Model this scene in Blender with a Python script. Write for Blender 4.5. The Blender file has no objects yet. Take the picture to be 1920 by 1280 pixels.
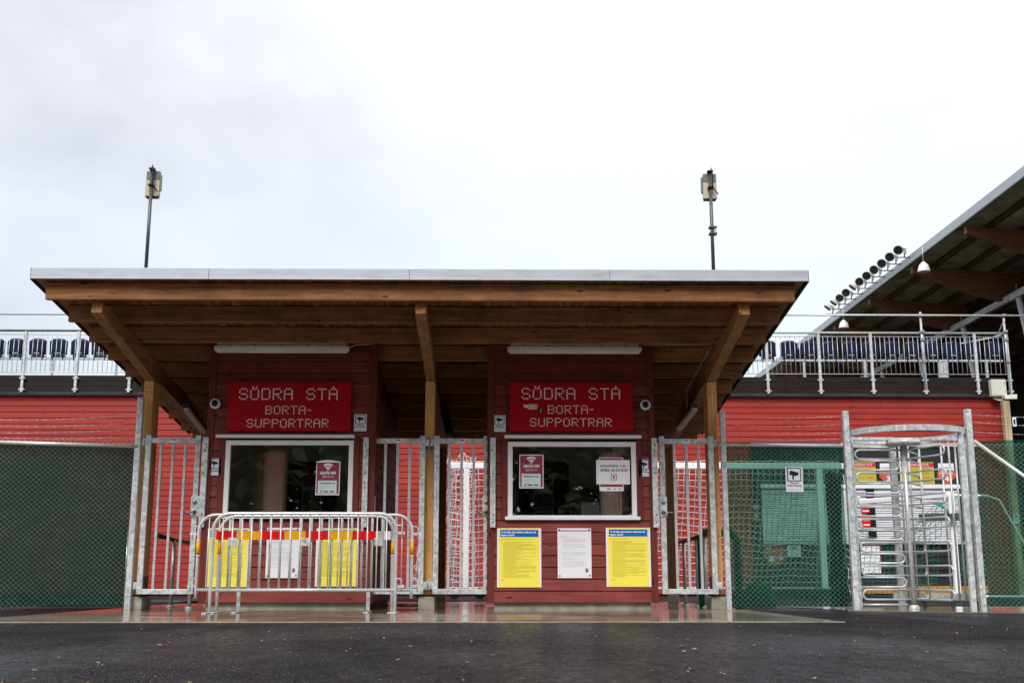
import bpy, bmesh, math, random
from mathutils import Vector, Matrix
R = math.radians
random.seed(7)
scene = bpy.context.scene
COL = scene.collection

# ------------------------------------------------------------------ camera
CAM_H = 0.385; PITCH = R(11.64); YAW = R(0.8); FPX = 2160.0
cam_d = bpy.data.cameras.new("camera")
cam_d.sensor_width = 36.0; cam_d.lens = FPX / 1920 * 36
cam_d.clip_start = 0.05; cam_d.clip_end = 2000
cam = bpy.data.objects.new("camera", cam_d); COL.objects.link(cam)
cam.location = (0, 0, CAM_H); cam.rotation_euler = (R(90) + PITCH, 0, -YAW)
scene.camera = cam

# ------------------------------------------------------------------ world: heavy overcast
SUN_EL = R(43); SUN_AZ = R(200)
world = bpy.data.worlds.new("World"); scene.world = world; world.use_nodes = True
wt = world.node_tree; wt.nodes.clear()
def wn(t, **k):
    n = wt.nodes.new(t)
    for a, b in k.items(): setattr(n, a, b)
    return n
wo = wn('ShaderNodeOutputWorld'); add = wn('ShaderNodeAddShader')
sky = wn('ShaderNodeTexSky', sky_type='NISHITA', sun_disc=False, sun_elevation=SUN_EL, sun_rotation=SUN_AZ)
b1 = wn('ShaderNodeBackground'); b1.inputs[1].default_value = 0.05
b2 = wn('ShaderNodeBackground'); b2.inputs[1].default_value = 1.0
tc = wn('ShaderNodeTexCoord')
mp = wn('ShaderNodeMapping'); mp.inputs['Scale'].default_value = (1.0, 1.0, 1.6); mp.inputs['Location'].default_value = (0.35, 0.0, 0.12)
nz = wn('ShaderNodeTexNoise'); nz.inputs['Scale'].default_value = 3.0; nz.inputs['Detail'].default_value = 6; nz.inputs['Roughness'].default_value = 0.5
nz2 = wn('ShaderNodeTexNoise'); nz2.inputs['Scale'].default_value = 0.9; nz2.inputs['Detail'].default_value = 1
sp = wn('ShaderNodeSeparateXYZ')
mx = wn('ShaderNodeMapRange', interpolation_type='SMOOTHSTEP')   # a heavier bank of cloud lies to the west
mx.inputs[1].default_value = -0.50; mx.inputs[2].default_value = 0.02; mx.inputs[3].default_value = 0.20; mx.inputs[4].default_value = -0.06
sm = wn('ShaderNodeMath', operation='SUBTRACT')
cr = wn('ShaderNodeValToRGB')
e = cr.color_ramp.elements
e[0].position = 0.24; e[0].color = (0.43, 0.41, 0.385, 1)
e[1].position = 0.56; e[1].color = (0.635, 0.607, 0.580, 1)
m_ = cr.color_ramp.elements.new(0.40); m_.color = (0.565, 0.545, 0.515, 1)
zg = wn('ShaderNodeMapRange'); zg.inputs[1].default_value = 0.0; zg.inputs[2].default_value = 1.0; zg.inputs[3].default_value = 0.47; zg.inputs[4].default_value = 1.75
ml = wn('ShaderNodeMixRGB', blend_type='MULTIPLY'); ml.inputs[0].default_value = 1
L = wt.links.new
L(tc.outputs['Generated'], mp.inputs[0]); L(mp.outputs[0], nz.inputs[0]); L(tc.outputs['Generated'], sp.inputs[0])
L(sp.outputs[0], mx.inputs[0]); L(nz.outputs[0], sm.inputs[0]); L(mx.outputs[0], sm.inputs[1])
L(sm.outputs[0], cr.inputs[0]); L(sp.outputs[2], zg.inputs[0]); L(cr.outputs[0], ml.inputs[1]); L(zg.outputs[0], ml.inputs[2])
L(ml.outputs[0], b2.inputs[0]); L(sky.outputs[0], b1.inputs[0]); L(b1.outputs[0], add.inputs[0]); L(b2.outputs[0], add.inputs[1])
L(add.outputs[0], wo.inputs[0])

# ------------------------------------------------------------------ sun (soft, behind cloud)
sd = bpy.data.lights.new("sun", 'SUN'); sd.energy = 1.5; sd.angle = R(22); sd.color = (1.0, 0.97, 0.93)
so = bpy.data.objects.new("sun", sd); COL.objects.link(so)
so.rotation_euler = (R(90) - SUN_EL, 0, R(-18))
so.location = (0, -5, 30)
scene.view_settings.view_transform = 'Standard'; scene.view_settings.look = 'None'
scene.view_settings.gamma = 1; scene.view_settings.use_curve_mapping = False
scene.view_settings.exposure = 0.58
scene.cycles.max_bounces = 10; scene.cycles.transparent_max_bounces = 24; scene.cycles.diffuse_bounces = 4

# ------------------------------------------------------------------ helpers
_f = Vector((math.sin(YAW) * math.cos(PITCH), math.cos(YAW) * math.cos(PITCH), math.sin(PITCH)))
_r = Vector((math.cos(YAW), -math.sin(YAW), 0)); _u = _r.cross(_f)
def P(px, py, Y):
    """survey: the point at depth Y (metres in front of the tripod) on the sight line through a reading of the photograph"""
    d = _f * FPX + _r * (px - 960) - _u * (py - 640)
    t = Y / d.y
    return Vector((t * d.x, Y, CAM_H + t * d.z))
def PX(px, py, Y): return P(px, py, Y).x
def PZ(px, py, Y): return P(px, py, Y).z

def sock(n, name, v):
    if name in n.inputs: n.inputs[name].default_value = v
def mat(name, col, rough=0.6, metal=0.0, var=0.0, vscale=3.0, stretch=(1, 1, 1), bump=0.0, bscale=40.0, col2=None,
        spots=None, rvar=0.0, alpha_mix=None, objvar=0.0, coat=0.0, spec=None, cells=False, sheen=0, dirt=0.0):
    m = bpy.data.materials.new(name); m.use_nodes = True
    t = m.node_tree; n = t.nodes; l = t.links; b = n['Principled BSDF']
    b.inputs['Roughness'].default_value = rough; b.inputs['Metallic'].default_value = metal
    if coat: sock(b, 'Coat Weight', coat); sock(b, 'Coat Roughness', 0.15)
    sock(b, 'Specular IOR Level', 0.22 if spec is None else spec)
    g = n.new('ShaderNodeNewGeometry'); oi = n.new('ShaderNodeObjectInfo')
    mpn = n.new('ShaderNodeMapping'); mpn.inputs['Scale'].default_value = stretch
    l.new(g.outputs['Position'], mpn.inputs[0])
    cm = n.new('ShaderNodeMixRGB'); cm.blend_type = 'MIX'
    c1 = tuple(c * (1 - var) for c in col) + (1,); c2 = tuple(min(1, c * (1 + var)) for c in (col2 or col)) + (1,)
    cm.inputs[1].default_value = c1; cm.inputs[2].default_value = c2
    if cells:
        no = n.new('ShaderNodeTexVoronoi'); no.inputs['Scale'].default_value = vscale
        l.new(mpn.outputs[0], no.inputs['Vector'])
        sx = n.new('ShaderNodeSeparateXYZ'); l.new(no.outputs['Color'], sx.inputs[0]); src = sx.outputs[0]
    else:
        no = n.new('ShaderNodeTexNoise'); no.inputs['Scale'].default_value = vscale; no.inputs['Detail'].default_value = 6; no.inputs['Roughness'].default_value = 0.6
        l.new(mpn.outputs[0], no.inputs['Vector']); 
        rr = n.new('ShaderNodeMapRange'); rr.inputs[1].default_value = 0.3; rr.inputs[2].default_value = 0.7
        l.new(no.outputs[0], rr.inputs[0]); src = rr.outputs[0]
    l.new(src, cm.inputs[0]); last = cm.outputs[0]
    if objvar:
        mr = n.new('ShaderNodeMapRange'); mr.inputs[3].default_value = 1 - objvar; mr.inputs[4].default_value = 1 + objvar
        l.new(oi.outputs['Random'], mr.inputs[0])
        mm = n.new('ShaderNodeMixRGB'); mm.blend_type = 'MULTIPLY'; mm.inputs[0].default_value = 1
        l.new(last, mm.inputs[1]); l.new(mr.outputs[0], mm.inputs[2]); last = mm.outputs[0]
    if spots:                                     # (scale, threshold, colour, stretch) knots, stains, specks
        ssc, sth, scol, sst = spots
        m2 = n.new('ShaderNodeMapping'); m2.inputs['Scale'].default_value = sst; l.new(g.outputs['Position'], m2.inputs[0])
        vo = n.new('ShaderNodeTexVoronoi'); vo.inputs['Scale'].default_value = ssc; l.new(m2.outputs[0], vo.inputs['Vector'])
        mr = n.new('ShaderNodeMapRange'); mr.inputs[1].default_value = sth * 0.5; mr.inputs[2].default_value = sth; mr.inputs[3].default_value = 1; mr.inputs[4].default_value = 0
        l.new(vo.outputs['Distance'], mr.inputs[0])
        mm = n.new('ShaderNodeMixRGB'); mm.inputs[2].default_value = tuple(scol) + (1,)
        l.new(mr.outputs[0], mm.inputs[0]); l.new(last, mm.inputs[1]); last = mm.outputs[0]
    if dirt:
        nd = n.new('ShaderNodeTexNoise'); nd.inputs['Scale'].default_value = 1.7; nd.inputs['Detail'].default_value = 8; nd.inputs['Roughness'].default_value = 0.7
        l.new(g.outputs['Position'], nd.inputs['Vector'])
        mr = n.new('ShaderNodeMapRange'); mr.inputs[1].default_value = 0.42; mr.inputs[2].default_value = 0.72; mr.inputs[4].default_value = dirt
        l.new(nd.outputs[0], mr.inputs[0])
        mm = n.new('ShaderNodeMixRGB'); mm.blend_type = 'MULTIPLY'; mm.inputs[2].default_value = (0.35, 0.32, 0.28, 1)
        l.new(mr.outputs[0], mm.inputs[0]); l.new(last, mm.inputs[1]); last = mm.outputs[0]
    l.new(last, b.inputs['Base Color'])
    if rvar:
        mr = n.new('ShaderNodeMapRange'); mr.inputs[3].default_value = max(0.02, rough - rvar); mr.inputs[4].default_value = rough + rvar
        l.new(src, mr.inputs[0]); l.new(mr.outputs[0], b.inputs['Roughness'])
    if bump:
        nb = n.new('ShaderNodeTexNoise'); nb.inputs['Scale'].default_value = bscale; nb.inputs['Detail'].default_value = 4
        l.new(mpn.outputs[0], nb.inputs['Vector'])
        bp = n.new('ShaderNodeBump'); bp.inputs['Strength'].default_value = bump; bp.inputs['Distance'].default_value = 0.01
        l.new(nb.outputs[0], bp.inputs['Height']); l.new(bp.outputs[0], b.inputs['Normal'])
    if alpha_mix is not None:
        b.inputs['Alpha'].default_value = alpha_mix
    return m

M = {}
GAL = (0.58, 0.62, 0.63)
M['galv'] = mat('galvanised_steel', GAL, 0.42, 0.2, var=0.24, vscale=26, cells=True, rvar=0.08, dirt=0.35)
M['galv_tube'] = mat('galvanised_tube', (0.62, 0.64, 0.65), 0.33, 0.4, var=0.12, vscale=14, rvar=0.1, dirt=0.3)
M['dark_tube'] = mat('weathered_tube', (0.10, 0.115, 0.11), 0.4, 0.6, var=0.3, vscale=9)
M['steel'] = mat('brushed_steel', (0.35, 0.35, 0.35), 0.25, 0.9, var=0.2, vscale=50)
M['fascia'] = mat('fascia_metal', (0.50, 0.53, 0.58), 0.45, 0.35, var=0.05, vscale=3, stretch=(1, 1, 6), rvar=0.08, dirt=0.15)
M['edge_dark'] = mat('dark_edge_metal', (0.05, 0.065, 0.06), 0.5, 0.3)
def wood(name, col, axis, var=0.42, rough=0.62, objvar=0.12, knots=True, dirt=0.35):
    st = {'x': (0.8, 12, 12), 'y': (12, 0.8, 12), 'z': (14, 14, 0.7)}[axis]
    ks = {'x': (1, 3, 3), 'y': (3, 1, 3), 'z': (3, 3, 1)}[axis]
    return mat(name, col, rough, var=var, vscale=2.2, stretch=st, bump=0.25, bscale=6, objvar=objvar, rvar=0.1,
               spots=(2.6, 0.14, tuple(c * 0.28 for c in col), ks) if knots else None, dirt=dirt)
M['beam_y'] = wood('glulam_beam_wood', (0.33, 0.150, 0.058), 'y')
M['purlin'] = wood('purlin_wood', (0.29, 0.118, 0.045), "x", dirt=0.75)
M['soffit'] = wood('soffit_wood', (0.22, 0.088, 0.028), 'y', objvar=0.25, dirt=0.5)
M['post'] = wood('post_wood', (0.72, 0.37, 0.13), 'z', var=0.18, objvar=0.03, dirt=0.12)
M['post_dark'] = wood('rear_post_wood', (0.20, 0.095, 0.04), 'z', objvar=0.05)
M['pale_post'] = wood('pale_post_wood', (0.42, 0.33, 0.20), 'z', objvar=0.05)
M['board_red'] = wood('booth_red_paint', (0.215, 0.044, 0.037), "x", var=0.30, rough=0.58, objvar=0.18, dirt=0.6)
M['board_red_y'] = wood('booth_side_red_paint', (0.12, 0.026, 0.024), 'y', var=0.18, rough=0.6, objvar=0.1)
M['trim_red'] = wood('trim_red_paint', (0.15, 0.028, 0.024), 'z', var=0.14, rough=0.55, objvar=0.03)
M['wall_red'] = wood('stand_red_paint', (0.33, 0.029, 0.020), 'x', var=0.12, rough=0.5, objvar=0.09, dirt=0.25)
M['deck_dark'] = wood('tarred_plank', (0.016, 0.009, 0.006), 'x', var=0.6, rough=0.5)
M['flash'] = mat('black_flashing', (0.03, 0.032, 0.036), 0.35, 0.2, var=0.3, vscale=2, bump=0.4, bscale=3)
M['concrete'] = mat('plinth_concrete', (0.36, 0.33, 0.27), 0.8, var=0.25, vscale=6, bump=0.5, bscale=30, dirt=0.7)
M['sign_red'] = mat('sign_red_gloss', (0.40, 0.002, 0.010), 0.40, var=0.08, vscale=2)
M['dot'] = mat('cream_dot', (0.95, 0.84, 0.80), 0.4)
M['white'] = mat('white_paint', (0.80, 0.80, 0.82), 0.4, var=0.03, vscale=5, dirt=0.12)
M['paper'] = mat('white_sheet', (0.80, 0.80, 0.84), 0.45)
M['black'] = mat('black_plastic', (0.012, 0.012, 0.014), 0.35)
M['ink'] = mat('black_ink', (0.02, 0.02, 0.03), 0.5)
M['grey_ink'] = mat('grey_ink', (0.42, 0.42, 0.46), 0.5)
M['yellow_ink'] = mat('olive_ink', (0.42, 0.34, 0.04), 0.5)
M['yellow'] = mat('poster_yellow', (0.92, 0.80, 0.10), 0.4, var=0.03)
M['blue'] = mat('poster_blue', (0.005, 0.13, 0.48), 0.4)
M['navy_ink'] = mat('sign_navy', (0.03, 0.04, 0.13), 0.4)
M['crimson'] = mat('stripe_crimson', (0.55, 0.03, 0.07), 0.4)
M['maroon'] = mat('poster_maroon', (0.30, 0.045, 0.08), 0.4, var=0.1)
M['pale_blue'] = mat('sheet_pale_blue', (0.62, 0.74, 0.76), 0.5)
M['stripe_red'] = mat('reflective_red', (0.68, 0.008, 0.01), 0.35)
M['stripe_yel'] = mat('reflective_amber', (0.80, 0.38, 0.01), 0.35)
M['stripe_white'] = mat('reflective_white', (0.72, 0.66, 0.66), 0.35)
M['seat'] = mat('navy_seat_plastic', (0.008, 0.012, 0.045), 0.38, var=0.25, vscale=4)
M['net'] = mat('white_net', (0.78, 0.75, 0.76), 0.8)
M['net_green'] = mat('green_net', (0.01, 0.30, 0.20), 0.8)
M['goal'] = mat('goal_white_paint', (0.85, 0.85, 0.88), 0.35)
M['chain'] = mat('chain_wire', (0.48, 0.50, 0.48), 0.4, 0.5, var=0.3, vscale=8)
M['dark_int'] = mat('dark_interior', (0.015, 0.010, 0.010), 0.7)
M['int_wall'] = mat('interior_wall', (0.84, 0.83, 0.76), 0.7, var=0.10, vscale=1.5)
M['kiosk'] = mat('kiosk_charcoal', (0.025, 0.027, 0.030), 0.5, var=0.2)
M['shutter'] = mat('shutter_white', (0.62, 0.63, 0.66), 0.4, dirt=0.15)
M['ply'] = wood('kiosk_ply', (0.40, 0.20, 0.05), 'x', dirt=0.2)
M['tarp'] = mat('black_tarp', (0.02, 0.022, 0.025), 0.28, var=0.3, vscale=3, bump=0.8, bscale=5)
M['stand_deck'] = mat('stand_roof_sheet', (0.50, 0.46, 0.30), 0.6, var=0.4, vscale=1.2, dirt=0.4)
M['stand_beam'] = wood('stand_glulam', (0.27, 0.11, 0.058), 'x', dirt=0.4)
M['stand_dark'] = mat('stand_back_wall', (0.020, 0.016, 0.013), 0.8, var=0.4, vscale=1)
M['purlin_green'] = mat('stand_purlin', (0.10, 0.06, 0.03), 0.7, var=0.4, vscale=4, dirt=0.3)
M['lamp_body'] = mat('lamp_grey', (0.50, 0.46, 0.44), 0.35, var=0.1, vscale=6, dirt=0.2)
M['lamp_box'] = mat('antenna_cream', (0.62, 0.52, 0.40), 0.5)
M['lamp_green'] = mat('antenna_grey_green', (0.20, 0.22, 0.17), 0.5)
M['reflector'] = mat('floodlight_glass', (0.05, 0.07, 0.05), 0.15, 0.5)
M['cream_box'] = mat('electric_box_cream', (0.62, 0.62, 0.54), 0.45, dirt=0.15)
M['green_sheet'] = mat('green_plastic', (0.005, 0.10, 0.065), 0.5, var=0.2)
M['orange_red'] = mat('shield_red', (0.55, 0.10, 0.06), 0.5, var=0.2)
M['price_yellow'] = mat('price_yellow', (0.48, 0.42, 0.05), 0.5)
M['leaf'] = mat('fallen_leaf', (0.34, 0.22, 0.12), 0.6, objvar=0.3)
M['bark'] = mat('bark', (0.06, 0.045, 0.035), 0.9, var=0.4, vscale=5)
M['foliage'] = mat('spruce_green', (0.065, 0.085, 0.045), 0.7, var=0.5, vscale=1.0, objvar=0.3)
M['tv'] = mat('monitor_blue', (0.02, 0.03, 0.05), 0.15)

def glass_mat():
    m = bpy.data.materials.new('window_glass'); m.use_nodes = True
    t = m.node_tree; n = t.nodes; n.clear(); l = t.links
    o = n.new('ShaderNodeOutputMaterial'); mx = n.new('ShaderNodeMixShader'); tr = n.new('ShaderNodeBsdfTransparent'); gl = n.new('ShaderNodeBsdfGlossy')
    fr = n.new('ShaderNodeFresnel'); fr.inputs[0].default_value = 1.5
    mm = n.new('ShaderNodeMath'); mm.operation = 'MULTIPLY_ADD'; mm.inputs[1].default_value = 2.2; mm.inputs[2].default_value = 0.06
    tr.inputs[0].default_value = (0.93, 0.95, 0.93, 1); gl.inputs['Roughness'].default_value = 0.012
    tcn = n.new('ShaderNodeTexNoise'); tcn.inputs['Scale'].default_value = 1.2
    g = n.new('ShaderNodeNewGeometry'); l.new(g.outputs['Position'], tcn.inputs['Vector'])
    bp = n.new('ShaderNodeBump'); bp.inputs['Strength'].default_value = 0.08; bp.inputs['Distance'].default_value = 0.02
    l.new(tcn.outputs[0], bp.inputs['Height']); l.new(bp.outputs[0], gl.inputs['Normal'])
    l.new(fr.outputs[0], mm.inputs[0]); l.new(mm.outputs[0], mx.inputs[0]); l.new(tr.outputs[0], mx.inputs[1]); l.new(gl.outputs[0], mx.inputs[2]); l.new(mx.outputs[0], o.inputs[0])
    return m
M['glass'] = glass_mat()

def screen_mat(name, col, see, tint):
    m = bpy.data.materials.new(name); m.use_nodes = True
    t = m.node_tree; n = t.nodes; n.clear(); l = t.links
    o = n.new('ShaderNodeOutputMaterial'); mx = n.new('ShaderNodeMixShader'); tr = n.new('ShaderNodeBsdfTransparent'); di = n.new('ShaderNodeBsdfDiffuse')
    tl = n.new('ShaderNodeBsdfTranslucent'); m2 = n.new('ShaderNodeMixShader'); m2.inputs[0].default_value = 0.7 if name == 'pale_curtain' else 0.3
    g = n.new('ShaderNodeNewGeometry'); nz = n.new('ShaderNodeTexNoise'); nz.inputs['Scale'].default_value = 1.3; nz.inputs['Detail'].default_value = 5
    l.new(g.outputs['Position'], nz.inputs['Vector'])
    mr = n.new('ShaderNodeMapRange'); mr.inputs[1].default_value = 0.3; mr.inputs[2].default_value = 0.7; mr.inputs[3].default_value = max(0, see - 0.06); mr.inputs[4].default_value = see + 0.06
    cm = n.new('ShaderNodeMixRGB'); cm.inputs[1].default_value = tuple(c * 0.75 for c in col) + (1,); cm.inputs[2].default_value = tuple(c * 1.25 for c in col) + (1,)
    l.new(nz.outputs[0], mr.inputs[0]); l.new(nz.outputs[0], cm.inputs[0]); l.new(cm.outputs[0], di.inputs[0]); l.new(cm.outputs[0], tl.inputs[0])
    tr.inputs[0].default_value = tint + (1,)
    l.new(di.outputs[0], m2.inputs[1]); l.new(tl.outputs[0], m2.inputs[2])
    l.new(mr.outputs[0], mx.inputs[0]); l.new(m2.outputs[0], mx.inputs[1]); l.new(tr.outputs[0], mx.inputs[2]); l.new(mx.outputs[0], o.inputs[0])
    return m
M['curtain'] = screen_mat('pale_curtain', (0.85, 0.84, 0.78), 0.04, (1, 1, 1))
M['screen_dark'] = screen_mat('dark_green_windbreak_fabric', (0.005, 0.052, 0.034), 0.13, (0.35, 0.75, 0.55))
M['screen'] = screen_mat('green_windbreak_fabric', (0.002, 0.080, 0.044), 0.44, (0.36, 0.74, 0.60))

class MB:
    """collects shapes in world metres; build() links them as ONE mesh object, local to its parent"""
    def __init__(s): s.v = []; s.f = []; s.sm = []
    def add(s, vs, fs, smooth=False):
        b = len(s.v); s.v += [Vector(v) for v in vs]; s.f += [tuple(b + i for i in f) for f in fs]; s.sm += [smooth] * len(fs); return s
    def box(s, x0, x1, y0, y1, z0, z1):
        vs = [(x0, y0, z0), (x1, y0, z0), (x1, y1, z0), (x0, y1, z0), (x0, y0, z1), (x1, y0, z1), (x1, y1, z1), (x0, y1, z1)]
        return s.add(vs, [(0, 3, 2, 1), (4, 5, 6, 7), (0, 1, 5, 4), (1, 2, 6, 5), (2, 3, 7, 6), (3, 0, 4, 7)])
    def hexa(s, lo, hi):
        return s.add(list(lo) + list(hi), [(0, 3, 2, 1), (4, 5, 6, 7), (0, 1, 5, 4), (1, 2, 6, 5), (2, 3, 7, 6), (3, 0, 4, 7)])
    def bar(s, a, b, w, h, up=(0, 0, 1)):
        a = Vector(a); b = Vector(b); d = (b - a).normalized(); up = Vector(up)
        if abs(d.dot(up)) > 0.98: up = Vector((0, 1, 0))
        sx = d.cross(up).normalized() * w / 2; sz = sx.cross(d).normalized() * h / 2
        return s.hexa([a - sx - sz, a + sx - sz, a + sx + sz, a - sx + sz], [b - sx - sz, b + sx - sz, b + sx + sz, b - sx + sz])
    def tube(s, pts, r, n=8, r2=None):
        pts = [Vector(p) for p in pts]; m = len(pts); rings = []; ref = None
        for i, p in enumerate(pts):
            d = (pts[min(i + 1, m - 1)] - pts[max(i - 1, 0)]).normalized()
            if ref is None or abs(d.dot(ref)) > 0.98:
                ref = Vector((0, 0, 1)) if abs(d.z) < 0.9 else Vector((0, 1, 0))
            x = d.cross(ref).normalized(); y = x.cross(d).normalized(); ref = y
            rr = r if r2 is None else r + (r2 - r) * i / (m - 1)
            rings.append([p + (x * math.cos(2 * math.pi * k / n) + y * math.sin(2 * math.pi * k / n)) * rr for k in range(n)])
        vs = [v for rg in rings for v in rg]
        fs = [(i * n + k, i * n + (k + 1) % n, (i + 1) * n + (k + 1) % n, (i + 1) * n + k) for i in range(m - 1) for k in range(n)]
        s.add(vs, fs, True)
        b = len(s.v) - len(vs)
        s.f += [tuple(b + k for k in range(n))[::-1], tuple(b + (m - 1) * n + k for k in range(n))]; s.sm += [False, False]
        return s
    def poly(s, pts, y0, y1):
        """outline in (x, z) extruded from y0 to y1"""
        n = len(pts)
        vs = [(x, y0, z) for x, z in pts] + [(x, y1, z) for x, z in pts]
        fs = [tuple(range(n)), tuple(range(2 * n - 1, n - 1, -1))] + [(i, i + n, (i + 1) % n + n, (i + 1) % n) for i in range(n)]
        return s.add(vs, fs)
    def disc(s, c, r, y0, y1, n=20):
        return s.poly([(c[0] + r * math.cos(2 * math.pi * k / n), c[1] + r * math.sin(2 * math.pi * k / n)) for k in range(n)], y0, y1)
    def lathe(s, c, prof, n=20, axis='z'):
        """prof: (radius, height along axis)"""
        vs = []
        for r, h in prof:
            for k in range(n):
                a = 2 * math.pi * k / n; u, w = r * math.cos(a), r * math.sin(a)
                vs.append((c[0] + u, c[1] + w, c[2] + h) if axis == 'z' else (c[0] + u, c[1] - h, c[2] + w))
        fs = [(i * n + k, i * n + (k + 1) % n, (i + 1) * n + (k + 1) % n, (i + 1) * n + k) for i in range(len(prof) - 1) for k in range(n)]
        return s.add(vs, fs, True)
    def mesh(s, name, m=None, off=Vector((0, 0, 0))):
        me = bpy.data.meshes.new(name)
        me.from_pydata([tuple(v - off) for v in s.v], [], s.f)
        bm = bmesh.new(); bm.from_mesh(me); bmesh.ops.recalc_face_normals(bm, faces=bm.faces); bm.to_mesh(me); bm.free()
        me.polygons.foreach_set('use_smooth', s.sm)
        if m is not None: me.materials.append(M[m] if isinstance(m, str) else m)
        return me
    def build(s, name, m, parent=None, bevel=0, kind=None, label=None):
        off = world_loc(parent)
        return link(name, s.mesh(name, m, off), parent, bevel=bevel, kind=kind, label=label)
def world_loc(o):
    v = Vector((0, 0, 0))
    while o is not None: v += Vector(o.location); o = o.parent
    return v
def link(name, me, parent=None, loc=None, bevel=0, kind=None, label=None, scale=None):
    o = bpy.data.objects.new(name, me); COL.objects.link(o)
    if parent is not None: o.parent = parent
    if loc is not None: o.location = loc
    if scale is not None: o.scale = scale
    if bevel:
        b = o.modifiers.new('bevel', 'BEVEL'); b.width = bevel; b.segments = 2; b.limit_method = 'ANGLE'; b.angle_limit = R(40)
    if kind: o['kind'] = kind
    if label: o['label'] = label
    return o
def thing(name, label, cat, loc=(0, 0, 0), group=None):
    o = bpy.data.objects.new(name, None); COL.objects.link(o); o.location = loc; o.empty_display_size = 0.2
    o['label'] = label; o['category'] = cat
    if group: o['group'] = group
    return o
def tag(o, label, cat, group=None):
    o['label'] = label; o['category'] = cat
    if group: o['group'] = group
    return o
def kids(o): return [c for c in bpy.data.objects if c.parent == o]
def copy_tree(o, loc, label=None, rz=None):
    allo = list(bpy.data.objects)
    ch = {}
    for c in allo:
        if c.parent: ch.setdefault(c.parent.name, []).append(c)
    def rec(a, par):
        c = a.copy(); COL.objects.link(c)
        if par is not None: c.parent = par
        for k in ch.get(a.name, []): rec(k, c)
        return c
    r = rec(o, None); r.location = loc
    if label: r['label'] = label
    if rz is not None: r.rotation_euler = (0, 0, rz)
    return r
def textmesh(body, size, m, align='LEFT', sx=1.0, bold=0.0, spacing=1.0, line=1.0):
    cu = bpy.data.curves.new('lettering', 'FONT'); cu.body = body; cu.size = size; cu.align_x = align
    cu.offset = bold; cu.space_character = spacing; cu.space_line = line; cu.resolution_u = 3
    o = bpy.data.objects.new('tmp', cu); COL.objects.link(o)
    dg = bpy.context.evaluated_depsgraph_get()
    me = bpy.data.meshes.new_from_object(o.evaluated_get(dg))
    bpy.data.objects.remove(o)
    for v in me.vertices: v.co = Vector((v.co.x * sx, 0, v.co.y))
    me.materials.clear(); me.materials.append(M[m]); me.name = 'lettering'
    return me
def text(body, size, m, parent, x, y, z, name='lettering', **k):
    me = textmesh(body, size, m, **k)
    return link(name, me, parent, loc=Vector((x, y, z)) - world_loc(parent))
def fit_text(body, w, h, m, parent, xc, y, z, name='lettering', bold=0.0):
    """lettering of cap height h, squeezed or stretched to width w, centred on xc, baseline z"""
    me = textmesh(body, h / 0.73, m, bold=bold)
    xs = [v.co.x for v in me.vertices]; x0, x1 = min(xs), max(xs); k = w / (x1 - x0)
    for v in me.vertices: v.co.x = (v.co.x - (x0 + x1) / 2) * k
    return link(name, me, parent, loc=Vector((xc, y, z)) - world_loc(parent))

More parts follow.
